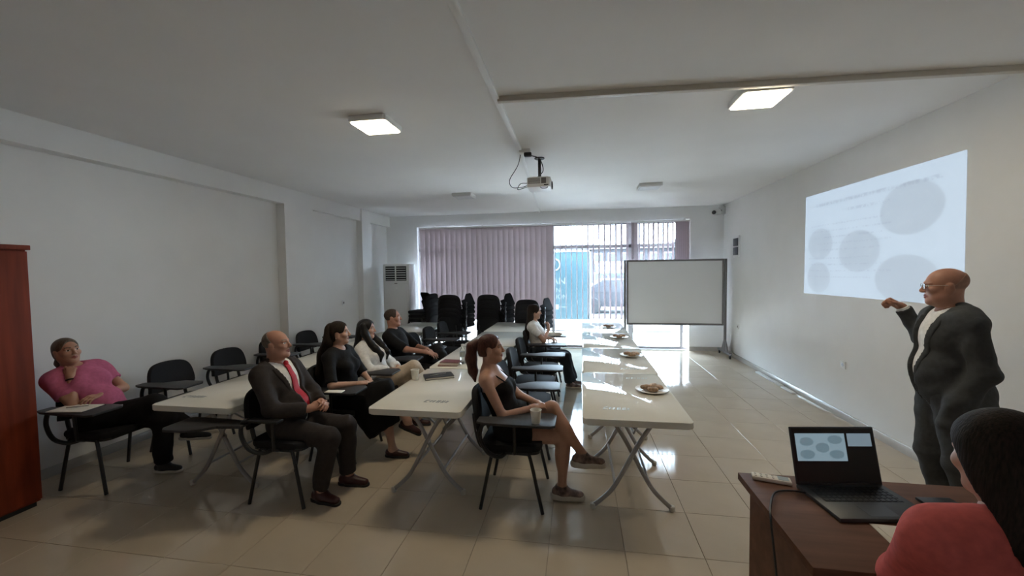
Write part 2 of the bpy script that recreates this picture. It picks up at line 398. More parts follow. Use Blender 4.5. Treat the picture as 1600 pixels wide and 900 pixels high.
text_mesh('lettering', 'ION', .17, 'banner_white', bn, (-.80, -.025, 1.10), (PI / 2, 0, 0))
text_mesh('lettering', 'TION', .17, 'banner_white', bn, (-.72, -.025, .92), (PI / 2, 0, 0))
ring = MB(); ring.tube([(-.66 + .16 * math.cos(a), -.03, 1.86 + .16 * math.sin(a)) for a in [k * PI / 10 for k in range(-5, 14)]], .022, 6); ring.obj('emblem_ring', 'banner_white', bn)
MB().box(-.72, -.54, -.03, -.021, .62, .76, bev=.004).box(-.54, -.30, -.03, -.021, .68, .70).obj('emblem_mark', 'banner_white', bn)

def far_building(x0, x1, y, h, floors, cols, m, label, balcony=True, seed=1):
    rnd = random.Random(seed)
    b = empty('apartment_building', ((x0 + x1) / 2, y, 0), 0, label, 'building'); w = (x1 - x0) / 2
    MB().box(-w, w, 0, 6, -.3, h).obj('wall', m, b, smooth=False)
    MB().box(-w - .3, w + .3, -.3, 6.3, h, h + .25).obj('roof', 'roof', b, smooth=False)
    fh = h / floors; cw = 2 * w / cols
    wm = MB().box(-cw * .3, cw * .3, -.04, .05, .0, fh * .52).mesh('window', smooth=False); wm.materials.append(M['window_frame'])
    gm = MB().box(-cw * .26, cw * .26, -.06, -.03, .06, fh * .48).mesh('pane', smooth=False); gm.materials.append(M['far_glass'])
    sm = MB().box(-cw * .46, cw * .46, -1.0, 0, -.12, 0).mesh('balcony', smooth=False); sm.materials.append(M['facade'])
    rm = MB().box(-cw * .46, cw * .46, -1.0, -.95, 0.02, fh * .34).mesh('balcony_rail', smooth=False); rm.materials.append(M['facade_b'])
    for f in range(floors):
        for c in range(cols):
            x = -w + cw * (c + .5); z = f * fh + fh * .28
            o = link('window', wm, None, b, (x, 0, z)); link('pane', gm, None, o)
            if balcony and f > 0 and (c + f) % 2 == 0:
                q = link('balcony', sm, None, b, (x, 0, f * fh + .1)); link('balcony_rail', rm, None, q)
    return b
far_building(-9, 1.1, 40, 4.0, 2, 6, 'facade', 'pale apartment building across the street behind the teal banner', seed=2)
far_building(1.2, 8.6, 38, 3.6, 2, 6, 'facade_b', 'grey building with balconies seen through the open blind', seed=3)
far_building(8.8, 17, 36, 4.1, 2, 6, 'facade', 'tall pale building seen above the whiteboard', seed=5)
aw = empty('shop_awning', (3.0, 20, 0), 0, 'blue awning on posts across the street', 'awning')
MB().prism([(0, 2.1), (1.6, 1.55), (1.6, 1.45), (0, 2.0)], -2.2, 2.2, mtx=Matrix(((0, 0, 1, 0), (-1, 0, 0, 0), (0, 1, 0, 0), (0, 0, 0, 1)))).obj('canopy', 'awning', aw, smooth=False)
for x in (-2.1, 2.1): MB().tube([(x, -1.5, -.05), (x, -1.5, 1.5)], .03, 8).obj('post', 'window_frame', aw)
def far_car(x, y, m, label):
    c = empty('parked_car', (x, y, -.05), 0, label, 'car')
    MB().prism([(-2.1, .3), (2.1, .3), (2.1, .75), (1.35, .85), (.8, 1.35), (-1.0, 1.38), (-1.7, .88), (-2.1, .8)], -.8, .8, bev=.06,
               mtx=Matrix.Rotation(PI / 2, 4, 'X')).obj('car_body', m, c)
    MB().prism([(1.2, .86), (.75, 1.28), (-.95, 1.3), (-1.5, .88)], -.82, .82, mtx=Matrix.Rotation(PI / 2, 4, 'X')).obj('car_window', 'far_glass', c)
    for xx in (-1.35, 1.35):
        for yy in (-.75, .75):
            MB().lathe([(.31, -.1), (.33, -.08), (.33, .08), (.31, .1)], 20).obj('wheel', 'black', c, (xx, yy, .33), (PI / 2, 0, 0))
far_car(1.9, 17.0, 'facade_b', 'grey parked car in the street beyond the window')
far_car(7.6, 16.0, 'facade', 'white parked car in the street beyond the window')

# ------------------------------------------------------------------ ceiling fittings
def ceiling_light(x, y, lit, label):
    e = empty('ceiling_light', (x, y, ZC), 0, label, 'ceiling light', 'square ceiling panel lights')
    MB().prism(rrect(-.165, .165, -.165, .165, .02), -.045, 0, bev=.005).obj('housing', 'trunk', e)
    m = mat('lamp_diffuser_on', (0.9, 0.88, 0.82), 0.5, emit=(1.0, 0.86, 0.62), estr=9.0) if lit else mat('lamp_diffuser_off', (0.62, 0.62, 0.62), 0.4)
    MB().prism(rrect(-.148, .148, -.148, .148, .012), -.052, -.0445).obj('diffuser', m, e)
ceiling_light(-1.69, 3.25, True, 'lit square ceiling light above the seated audience')
ceiling_light(1.32, 3.28, True, 'lit square ceiling light beside the beige trunking near the projected slide')
ceiling_light(-1.87, 6.55, False, 'unlit square ceiling light above the stacked chairs')
ceiling_light(1.07, 6.45, False, 'unlit square ceiling light in front of the whiteboard')

def trunking(p, q, w, h, m, label):
    p, q = Vector(p), Vector(q); d = q - p; L = d.length
    e = MB().box(0, L, -w / 2, w / 2, -h, 0, bev=.004).obj('cable_trunking', m, None, p, (0, 0, math.atan2(d.y, d.x)))
    return tag(e, label, 'trunking')
trunking((-.56, .4, ZC), (-.60, 4.22, ZC), .045, .025, 'trunk', 'white cable trunking running down the ceiling before the projector')
trunking((-.605, 4.40, ZC), (-.82, YB, ZC), .04, .022, 'trunk', 'white cable trunking on the ceiling from projector to window wall')
trunking((-.58, 2.97, ZC), (XR, 3.16, ZC), .045, .04, 'trunk_beige', 'beige cable trunking crossing the ceiling to the projection wall')

pj = empty('projector', (-.43, 4.64, ZC), 0, 'white projector hanging from the ceiling on a black pole', 'projector')
MB().lathe([(.055, -.012), (.058, -.008), (.058, 0)], 20).obj('ceiling_plate', 'chair_metal', pj)
MB().tube([(0, 0, -.01), (0, 0, -.235)], .018, 12).obj('pole', 'chair_metal', pj)
MB().box(-.07, .07, -.07, .07, -.245, -.23, bev=.004).obj('mount_plate', 'frame_dark', pj)
pb = MB().prism(rrect(-.13, .13, -.16, .16, .03), -.355, -.245, bev=.012).obj('projector_body', 'white_gloss', pj)
MB().box(-.118, .02, -.1625, -.155, -.318, -.256, bev=.002).obj('vent_grille', 'frame_dark', pb)
MB().box(.03, .085, -.1625, -.155, -.318, -.256, bev=.002).obj('vent_grille', 'frame_dark', pb)
MB().box(.06, .11, -.163, -.155, -.340, -.330, bev=.001).obj('badge', 'black', pb)
MB().lathe([(.045, -.02), (.045, .012), (.036, .014), (.034, .004)], 24).obj('lens', 'black', pb, (.13, .07, -.30), (0, PI / 2, 0))
for k in range(5): MB().box(-.12, .02, -.1645, -.1620, -.312 + k * .012, -.308 + k * .012).obj('vent_slat', 'white_gloss', pb, smooth=False)
MB().tube(bez([(.02, -.15, -.355), (.04, -.16, -.372), (.09, -.16, -.372), (.10, -.15, -.355)]), .005, 6).obj('foot_loop', 'frame_dark', pj)
jb = empty('junction_box', (-.55, 4.30, ZC), 0, 'small grey junction box with plug on the ceiling by the projector', 'junction box')
MB().box(-.06, .06, -.05, .05, -.035, 0, bev=.006).obj('box', 'trunk', jb); MB().box(-.01, .07, -.045, .01, -.075, -.036, bev=.008).obj('plug', 'black', jb)
def cable(pts, r, label, m='black'): return tag(MB().tube(bez(pts), r, 6).obj('cable', m), label, 'cable')
cable([(-.50, 4.28, 2.915), (-.40, 4.30, 2.88), (-.37, 4.40, 2.78), (-.44, 4.50, 2.735), (-.50, 4.58, 2.70)], .005, 'black power cable curving from ceiling plug to the projector')
cable([(-.60, 4.35, 2.975), (-.64, 4.35, 2.83), (-.74, 4.42, 2.70), (-.72, 4.48, 2.63), (-.62, 4.54, 2.64), (-.56, 4.60, 2.67)], .004, 'thin black cable looping left below the ceiling to the projector')
cable([(-.56, 4.58, 2.69), (-.63, 4.50, 2.67), (-.66, 4.46, 2.60), (-.60, 4.50, 2.62), (-.56, 4.62, 2.66)], .004, 'short black cable loop hanging at the projector inputs')

cc = empty('security_camera', (2.80, 8.58, 2.88), 0, 'small white security camera in the upper corner by the window', 'camera'); cc.scale = (1.5, 1.5, 1.5); cc.location = (2.74, 8.64, 2.86)
MB().box(.04, .11, .03, .09, -.05, .05, bev=.006).obj('bracket', 'trunk', cc); MB().tube([(.06, .04, 0), (0, 0, -.02)], .012, 8).obj('arm', 'frame_dark', cc)
MB().lathe([(.034, -.07), (.036, -.06), (.036, .07), (.03, .075)], 18).obj('camera_body', 'trunk', cc, (-.02, -.02, -.03), (0, PI / 2 - .15, .9))
MB().lathe([(.026, 0), (.026, .008), (.02, .01)], 16).obj('lens', 'black', cc, (-.068, -.078, -.04), (0, PI / 2 - .15, .9 + PI))

# ------------------------------------------------------------------ right wall
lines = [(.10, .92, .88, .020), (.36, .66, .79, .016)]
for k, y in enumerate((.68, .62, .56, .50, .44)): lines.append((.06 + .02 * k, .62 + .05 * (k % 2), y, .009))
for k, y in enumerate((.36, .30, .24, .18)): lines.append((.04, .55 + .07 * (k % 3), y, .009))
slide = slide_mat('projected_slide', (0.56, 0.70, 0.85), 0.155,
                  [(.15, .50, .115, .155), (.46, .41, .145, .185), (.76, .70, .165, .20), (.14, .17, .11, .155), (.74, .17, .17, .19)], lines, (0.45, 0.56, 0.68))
ps = quad_uv('projected_slide', ((XR - .004, 5.81, 1.365), (XR - .004, 3.595, 1.385), (XR - .004, 3.61, 2.575), (XR - .004, 5.80, 2.60)), slide)  # emissive sheet on the wall, standing in for the projector's light
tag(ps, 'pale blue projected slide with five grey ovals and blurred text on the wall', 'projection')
vt = empty('wall_switch_panel', (XR, 8.10, 2.10), 0, 'small wall panel with two dark squares near the whiteboard', 'panel')
MB().box(-.02, 0, -.14, .14, -.20, .20, bev=.004).obj('panel_frame', 'trunk', vt)
for z in (-.155, .01): MB().box(-.028, -.018, -.115, .115, z, z + .145, bev=.003).obj('dark_panel', 'laptop', vt)
def outlet(x, y, z, side, label):
    e = empty('wall_socket', (x, y, z), 0, label, 'socket'); s = 1 if side == 'l' else -1
    MB().box(min(0, s * .012), max(0, s * .012), -.042, .042, -.042, .042, bev=.003).obj('socket_plate', 'trunk', e)
    MB().lathe([(.02, 0), (.02, .004), (.016, .005)], 16).obj('socket_hole', 'frame_dark', e, (s * .010, 0, 0), (0, s * PI / 2, 0)); return e
outlet(XR, 4.99, .61, 'r', 'white wall socket low on the projection wall')
outlet(XR, 8.0, .62, 'r', 'white wall socket on the wall behind the whiteboard post')
outlet(XL - .09, 6.98, 1.14, 'l', 'white wall socket on the side wall between columns')
pw = empty('loose_trunking', (XR - .05, 7.0, 0), 0, 'loose white trunking pieces lying along the skirting by the projection wall', 'trunking')
MB().box(-.03, .03, -.75, .05, 0, .022, bev=.004).obj('strip', 'trunk', pw); MB().box(-.04, .02, -1.10, -.80, 0, .018, bev=.004).obj('strip', 'trunk', pw)

# ------------------------------------------------------------------ whiteboard on castors
wb = empty('whiteboard', (1.85, 8.30, 0), 0, 'large white board in a grey frame on a wheeled stand by the window', 'whiteboard')
WW, WZ0, WZ2 = .905, .60, 1.885
MB().box(-WW + .03, WW - .03, -.012, .012, WZ0 + .03, WZ2 - .03).obj('writing_surface', 'board', wb, smooth=False)
for n, a in (('frame_rail', (-WW, WW, WZ2 - .035, WZ2)), ('frame_rail', (-WW, WW, WZ0, WZ0 + .035)), ('frame_stile', (-WW, -WW + .035, WZ0 + .035, WZ2 - .035)), ('frame_stile', (WW - .035, WW, WZ0 + .035, WZ2 - .035))):
    MB().box(a[0], a[1], -.02, .02, a[2], a[3], bev=.004, seg=1).obj(n, 'frame_dark', wb)
MB().box(-.25, .25, -.07, -.02, WZ0 + .005, WZ0 + .015).obj('pen_tray', 'frame_dark', wb)
for s in (-1, 1):
    x = s * (WW + .03)
    MB().box(x - .02, x + .02, -.025, .025, .10, WZ2 - .0, bev=.004).obj('post', 'frame_dark', wb)
    MB().box(x - .025, x + .025, -.30, .34, .07, .11, bev=.006).obj('foot_bar', 'frame_dark', wb)
    MB().prism([(-.17, .11), (.17, .11), (.03, .34), (-.03, .34)], x - .012, x + .012, mtx=Matrix(((0, 0, 1, 0), (1, 0, 0, 0), (0, 1, 0, 0), (0, 0, 0, 1)))).obj('gusset', 'frame_dark', wb)
    for y in (-.27, .31):
        w_ = MB().lathe([(.028, -.012), (.034, -.009), (.034, .009), (.028, .012)], 18).obj('castor', 'black', wb, (x, y, .034), (0, PI / 2, 0))


# ------------------------------------------------------------------ standing air conditioner
ac = empty('air_conditioner', (-3.86, 8.30, 0), 0, 'tall white floor standing air conditioner beside the window', 'air conditioner')
MB().box(-.30, .30, -.17, .17, 0, 1.88, bev=.02).obj('cabinet_body', 'white_gloss', ac)
MB().box(-.255, .255, -.185, -.165, .10, 1.44, bev=.008).obj('front_panel', 'white_gloss', ac)
MB().box(-.235, .235, -.182, -.165, 1.52, 1.83, bev=.004).obj('outlet_recess', 'dark_slot', ac)
for k in range(6):
    for x0, x1 in ((-.225, -.012), (.012, .225)):
        MB().box(x0, x1, -.195, -.180, 1.535 + k * .050, 1.548 + k * .050, bev=.002).obj('louver', 'white_gloss', ac, smooth=False)
MB().box(-.012, .012, -.198, -.178, 1.52, 1.83).obj('centre_bar', 'white_gloss', ac, smooth=False)
MB().lathe([(.028, 0), (.028, .008), (.022, .010)], 20).obj('dial', 'trunk', ac, (0, -.186, 1.37), (PI / 2, 0, 0))
MB().box(-.03, .03, -.190, -.184, 1.455, 1.475).obj('badge', 'frame_dark', ac, smooth=False)

# ------------------------------------------------------------------ tall cabinet at the left edge
cb = empty('wooden_cabinet', (-4.18, 1.88, 0), 0, 'tall reddish brown wooden cabinet beside the woman in pink', 'cabinet')
MB().box(-.24, .225, -.44, .44, .04, 1.895, bev=.003).obj('carcass', 'cabinet', cb)
MB().box(-.25, .25, -.46, .455, 1.895, 1.93, bev=.004).obj('top_board', 'cabinet', cb)
MB().box(-.23, .20, -.43, .43, 0, .04).obj('plinth', 'dark_slot', cb, smooth=False)
for y0, y1, hy in ((-.437, -.002, -.05), (.002, .437, .05)):
    d_ = MB().box(.226, .246, y0, y1, .06, 1.885, bev=.003).obj('door', 'cabinet', cb)
    MB().tube([(.246, hy, .95), (.275, hy, .96), (.275, hy, 1.10), (.246, hy, 1.11)], .006, 8).obj('handle', 'silver', d_)

# ------------------------------------------------------------------ folding tables
TL, TWD, TZ = 1.195, .69, .735
def make_table():
    e = empty('folding_table', (0, 0, 0))
    MB().prism(rrect(-TWD / 2, TWD / 2, 0, TL, .035), TZ - .042, TZ, bev=.006).obj('tabletop', 'plastic_white', e)
    MB().box(-TWD / 2 + .03, TWD / 2 - .03, .03, TL - .03, TZ - .055, TZ - .042).obj('underside', 'plastic_white', e, smooth=False)
    for y in (.26, TL - .26):
        for s in (-1, 1):
            dy = .018 * s
            path = bez([(-.17 * s, y + dy, TZ - .05), (-.05 * s, y + dy, .50), (.07 * s, y + dy, .27), (.14 * s, y + dy, .15), (.21 * s, y + dy, .075), (.27 * s, y + dy, .022)], 5)
            lg = MB().tube(path, .0155, 10).obj('leg', 'leg_grey', e)
            MB().lathe([(.015, -.022), (.021, -.015), (.021, .012), (.016, .018)], 12).obj('foot_cap', 'cap', lg, (.272 * s, y + dy, .022))
        MB().tube([(0.010, y - .03, .405), (0.010, y + .03, .405)], .010, 8).obj('pivot_bolt', 'leg_grey', e)
    for s in (-1, 1):
        MB().tube([(-.17 * s, .26, TZ - .058), (-.17 * s, TL - .26, TZ - .058)], .0125, 8).obj('top_bar', 'leg_grey', e)
        MB().tube([(.12 * s, .26, .185), (.12 * s, TL - .26, .185)], .010, 8).obj('cross_bar', 'leg_grey', e)
    for dx in (-.08, .08):
        MB().tube([(dx, .30, TZ - .07), (dx * .6, .55, TZ - .30), (dx * .5, TL - .30, .42)], .008, 8).obj('brace', 'leg_grey', e)
    return e
def print_mark(parent, x, y, m, sx=1.0):
    mb = MB(); z0, z1 = TZ, TZ + .0006
    for k, (a, w, h) in enumerate(((-.085, .028, .050), (-.045, .016, .036), (-.020, .014, .044), (.008, .026, .050), (.044, .024, .050), (.076, .018, .042))):
        sh = .010
        if k in (0, 1):
            mb.prism([(x + a, y - h / 2), (x + a + w, y - h / 2), (x + a + w, y - h / 2 + .008), (x + a + .008, y - h / 2 + .008), (x + a + .010 + sh, y + h / 2 - .010), (x + a + w + sh, y + h / 2 - .010), (x + a + w + sh, y + h / 2), (x + a + sh, y + h / 2)], z0, z1)
        else:
            mb.prism([(x + a, y - h / 2), (x + a + w * .4, y - h / 2), (x + a + w * .4 + sh, y + h / 2), (x + a + sh, y + h / 2)], z0, z1)
            mb.prism([(x + a + w * .6, y - h / 2), (x + a + w * .9, y - h / 2), (x + a + w * .9 + sh, y + h / 2), (x + a + w * .6 + sh, y + h / 2)], z0, z1)
    return mb.obj('printed_mark', m, parent, smooth=False)
proto = make_table(); first = True
ROWS = {'window_aisle': (.367, 2.625, .0113, ['foremost of the row nearest the projection wall', 'second in the row nearest the projection wall', 'third in the row nearest the projection wall', 'last in the row nearest the projection wall']),
        'middle': (-1.148, 2.625, -.006, ['foremost of the middle row beside the ponytailed woman', 'second of the middle row carrying a water bottle', 'third of the middle row before the stacked chairs', 'last of the middle row by the closed blind']),
        'side': (-2.82, 2.49, .0, ['foremost of the side row behind the red tie man', 'second of the side row behind the woman in white', 'third of the side row behind the man in black', 'last of the side row near the air conditioner'])}
tables = {}
for rn, (x, y0, sl, labs) in ROWS.items():
    for k in range(4):
        o = proto if first else copy_tree(proto); first = False
        o.location = (x + sl * k, y0 + 1.215 * k, 0)
        tag(o, 'white plastic folding table, ' + labs[k], 'table', 'white folding tables in three rows'); tables[(rn, k)] = o
for key, x, y, m in ((('window_aisle', 0), -.12, .22, 'print_pale'), (('window_aisle', 0), .13, 1.05, 'print_pale'), (('window_aisle', 1), .10, .18, 'print_pale'), (('middle', 0), .09, .21, 'print'), (('side', 0), -.20, .22, 'print'), (('side', 1), .12, .30, 'print')):
    print_mark(tables[key], x, y, m)

# ------------------------------------------------------------------ tablet-arm chairs
TAB = [(.27, -.20), (.36, -.20), (.385, -.14), (.395, .05), (.40, .30), (.375, .335), (.18, .335), (.145, .30), (.15, .12), (.20, .03), (.255, -.02)]
def make_chair(folded=False):
    e = empty('tablet_chair', (0, 0, 0))
    MB().prism(rrect(-.235, .235, -.21, .225, .07, 6), .425, .472, bev=.016).obj('seat', 'chair_fabric', e)
    MB().prism(rrect(-.225, .225, -.20, .215, .06, 5), .408, .424).obj('seat_shell', 'chair_metal', e)
    bk = MB(); out = [(-.20, -.135), (.20, -.135), (.232, -.09), (.225, .02), (.195, .10), (.13, .142), (0, .155), (-.13, .142), (-.195, .10), (-.225, .02), (-.232, -.09)]
    pts = bez([(x, y, 0) for x, y in out + out[:1]], 3)[:-1]
    n_r = 4; rings = []
    def bent(x, y, z): return Vector((x, z - .55 * x * x * -1.0, y))
    for sc_, d in ((.80, -.026), (.95, -.022), (1.0, -.008), (1.0, .008), (.95, .022), (.80, .026)):
        rings.append([bk.bm.verts.new((p.x * sc_, d + .75 * (p.x * sc_) ** 2, p.y * sc_)) for p in pts])
    for a, b in zip(rings, rings[1:]):
        for k in range(len(pts)): bk.bm.faces.new((a[k], a[(k + 1) % len(pts)], b[(k + 1) % len(pts)], b[k]))
    for rg, d in ((rings[0], -.028), (rings[-1], .028)):
        c = bk.bm.verts.new((0, d, 0))
        for k in range(len(pts)): bk.bm.faces.new((rg[k], rg[(k + 1) % len(pts)], c))
    bk.obj('backrest', 'chair_fabric', e, (0, -.265, .675), (.14, 0, 0), angle=50)
    for s in (-1, 1):
        MB().tube(bez([(s * .15, -.05, .412), (s * .15, -.19, .412), (s * .15, -.235, .46), (s * .15, -.262, .60), (s * .15, -.268, .66)], 4), .012, 8, flat=1.6).obj('back_support', 'chair_metal', e)
        MB().tube(bez([(s * .245, .235, .004), (s * .225, .15, .38), (s * .22, .125, .412)], 4), .0125, 9).obj('leg', 'chair_metal', e)
        MB().tube(bez([(s * .245, -.21, .004), (s * .225, -.13, .38), (s * .22, -.11, .412)], 4), .0125, 9).obj('leg', 'chair_metal', e)
        MB().tube([(s * .22, -.12, .413), (s * .22, .135, .413)], .0125, 9).obj('side_rail', 'chair_metal', e)
    for y in (-.10, .12): MB().tube([(-.22, y, .412), (.22, y, .412)], .0115, 8).obj('cross_rail', 'chair_metal', e)
    MB().tube(bez([(.20, -.02, .412), (.27, -.06, .405), (.315, -.13, .45), (.32, -.185, .55), (.32, -.17, .64), (.32, -.12, .665)], 5), .015, 9).obj('arm_tube', 'chair_metal', e)
    if not folded:
        MB().prism(TAB, .668, .686, bev=.004).obj('tablet', 'tablet', e)
        MB().tube([(.225, .03, .412), (.29, .05, .44), (.30, .05, .668)], .012, 8).obj('arm_post', 'chair_metal', e)
        MB().box(.27, .34, -.12, .12, .650, .667, bev=.004).obj('hinge_bracket', 'chair_metal', e)
    else:
        mtx = Matrix.Translation((.34, -.14, .60)) @ Matrix.Rotation(-.22, 4, 'Z') @ Matrix.Rotation(1.15, 4, 'Y') @ Matrix.Translation((-.40, .05, -.68))
        MB().prism(TAB, .668, .686, bev=.004, mtx=mtx).obj('tablet', 'tablet_back', e)
    return e
chair0 = make_chair(); chair_used = [False]
def chair(x, y, rz, label, group):
    o = copy_tree(chair0) if chair_used[0] else chair0
    chair_used[0] = True
    o.location = (x, y, 0); o.rotation_euler = (0, 0, rz); return tag(o, label, 'chair', group)
FX = -PI / 2                                     # facing +x, towards the projection wall
G1, G2, G3 = 'black tablet chairs with people sitting', 'empty tablet chairs along the side wall', 'empty tablet chairs between the table rows'
chair(-3.86, 2.75, FX, 'black tablet-arm chair under the woman in the pink top', G1)
sc_ch = chair(-2.20, 2.80, FX, 'black chair with tablet swung back under the man in the red tie', G1)
for ch in sc_ch.children:
    if ch.name.startswith('tablet'): ch.rotation_euler = (0, 0, PI); ch.location = (.64, -.34, -.05)
chair(-2.20, 3.48, FX, 'black tablet-arm chair under the woman in the black dress', G1)
chair(-2.18, 4.12, FX, 'black tablet-arm chair under the woman in the white blouse', G1)
chair(-2.18, 4.76, FX, 'black tablet-arm chair under the man in the black shirt', G1)
chair(-.49, 2.98, FX, 'black tablet-arm chair under the woman with the ponytail', G1)
chair(-.50, 5.84, FX, 'black tablet-arm chair under the woman in the white t-shirt', G1)
for y, t in ((3.44, 'nearest the woman in pink'), (4.12, 'second from the woman in pink'), (4.82, 'third from the woman in pink'), (5.52, 'just past the wall column'), (6.20, 'farthest along the wall')):
    chair(-3.86, y, FX, 'empty black tablet-arm chair against the side wall, ' + t, G2)
for y, t in ((3.80, 'directly behind the woman with the ponytail'), (4.47, 'second behind the woman with the ponytail'), (5.15, 'right before the woman in the white t-shirt')):
    chair(-.50, y, FX, 'empty black tablet-arm chair in the middle aisle, ' + t, G3)
chair(-.52, 6.60, FX, 'empty black tablet-arm chair just beyond the woman in the white t-shirt', G3)
for y, t in ((5.45, 'next to the man in the black shirt'), (6.10, 'second from the man in the black shirt'), (6.75, 'in front of the stacked chairs')):
    chair(-2.12, y, FX, 'empty black tablet-arm chair in the audience row, ' + t, G3)
foldp = make_chair(True); fu = [False]
ORD = ['lowest', 'second lowest', 'third from below', 'fourth from below', 'fifth from below', 'topmost', 'topmost']
def stack(x, y, rz, n, where):
    for k in range(n):
        o = copy_tree(foldp) if fu[0] else foldp
        fu[0] = True
        a = Matrix.Rotation(rz, 2) @ Vector((0, .012 * k))
        o.location = (x + a.x, y + a.y, .085 * k); o.rotation_euler = (0, 0, rz + random.uniform(-.03, .03))
        tag(o, 'black folded-tablet chair, ' + (ORD[k] if k < n - 1 else 'topmost') + ' in the stack ' + where, 'chair', 'chairs stacked by the window')
stack(-2.50, 7.72, .06, 6, 'second from the air conditioner')
stack(-1.70, 7.74, -.05, 6, 'in the middle before the closed blind')
stack(-.93, 7.62, -.1, 5, 'nearest the open blind')
stack(-3.20, 8.05, 1.35, 6, 'next to the air conditioner')

# ------------------------------------------------------------------ presenter's desk and what lies on it
dk = empty('desk', (0, 0, 0), 0, 'brown wooden desk with laptop in the lower corner near the camera', 'desk')
MB().box(.72, 2.05, 1.36, 1.965, .728, .760, bev=.003).obj('desktop', 'desk', dk)
MB().box(.76, .785, 1.40, 1.93, 0, .728).obj('side_panel', 'desk', dk, smooth=False); MB().box(1.985, 2.01, 1.40, 1.93, 0, .728).obj('side_panel', 'desk', dk, smooth=False)
MB().box(.785, 1.985, 1.88, 1.90, .30, .728).obj('modesty_panel', 'desk', dk, smooth=False)
lp = empty('laptop', (1.105, 1.765, .760), .13, 'open dark laptop on the desk showing a slide with ovals', 'laptop')
base = MB().box(-.178, .178, -.125, .120, 0, .016, bev=.004).obj('laptop_base', 'laptop', lp)
kb = MB().box(-.150, .150, -.015, .095, .0155, .0168).obj('keyboard_well', 'black', base, smooth=False)
key_me = MB().box(-.0085, .0085, -.0085, .0085, 0, .0016, bev=.001, seg=1).mesh('key'); key_me.materials.append(M['black'])
for r in range(5):
    for c in range(14): link('key', key_me, None, base, (-.139 + c * .0214, -.004 + r * .0215, .0168))
MB().box(-.055, .050, -.110, -.035, .0158, .0164).obj('touchpad', 'laptop', base, smooth=False)
MB().box(.105, .125, -.105, -.088, .0158, .0166).obj('sticker', 'paper', base, smooth=False); MB().box(.130, .155, -.105, -.088, .0158, .0166).obj('sticker', 'print_pale', base, smooth=False)
hm = Matrix.Translation((0, .118, .014)) @ Matrix.Rotation(math.radians(-14), 4, 'X')
lid = MB().box(-.178, .178, -.004, .004, 0, .235, bev=.003).obj('screen_lid', 'laptop', lp); lid.matrix_local = hm
MB().box(-.171, .171, -.0052, -.0038, .012, .228).obj('bezel', 'black', lid, smooth=False)
lap = slide_mat('laptop_slide', (0.30, 0.44, 0.52), .11, [(.22, .70, .14, .16), (.80, .77, .15, .16), (.53, .48, .14, .18), (.21, .24, .15, .17), (.80, .24, .15, .16)], [], (0.17, 0.28, 0.34))
quad_uv('slide_view', ((-.160, -.0056, .095), (.050, -.0056, .095), (.050, -.0056, .208), (-.160, -.0056, .208)), lap, lid)
lap2 = slide_mat('laptop_next_slide', (0.24, 0.34, 0.41), .11, [], [], (0.2, 0.3, 0.36))
quad_uv('next_slide_view', ((.060, -.0056, .155), (.160, -.0056, .155), (.160, -.0056, .208), (.060, -.0056, .208)), lap2, lid)
MB().tube([(-.12, .118, .014), (.12, .118, .014)], .008, 8).obj('hinge', 'black', lp)
rm = empty('remote_control', (.835, 1.905, .760), -.25, 'white remote control at the corner of the desk', 'remote control')
MB().box(-.075, .075, -.024, .024, 0, .018, bev=.006).obj('remote_body', 'paper', rm); MB().box(.025, .065, -.017, .017, .0175, .019).obj('display', 'print_pale', rm, smooth=False)
for k in range(4):
    for q in (-.010, .010): MB().lathe([(.005, 0), (.005, .002), (.004, .003)], 10).obj('button', 'trunk_beige', rm, (-.06 + k * .022, q, .0175))
cable([(.935, 1.80, .770), (.87, 1.815, .767), (.80, 1.79, .767), (.735, 1.68, .766), (.712, 1.62, .74), (.712, 1.58, .60), (.73, 1.55, .30), (.70, 1.50, .01)], .004, 'black laptop charging cable falling over the desk edge')
tag(MB().box(-.065, .065, -.035, .035, 0, .012, bev=.004).obj('mobile_phone', 'black', None, (1.40, 1.80, .760), (0, 0, .1)), 'black mobile phone lying on the desk by the dark haired woman', 'phone')
ppr = empty('sheet_of_paper', (1.20, 1.545, .760), -.05, 'cream sheets of paper on the desk in front of the laptop', 'paper')
MB().box(-.16, .14, -.12, .075, 0, .002).obj('sheet', 'paper', ppr, smooth=False); MB().box(-.14, .16, -.13, .065, .002, .004, mtx=Matrix.Rotation(.06, 4, 'Z')).obj('sheet', 'paper', ppr, smooth=False)

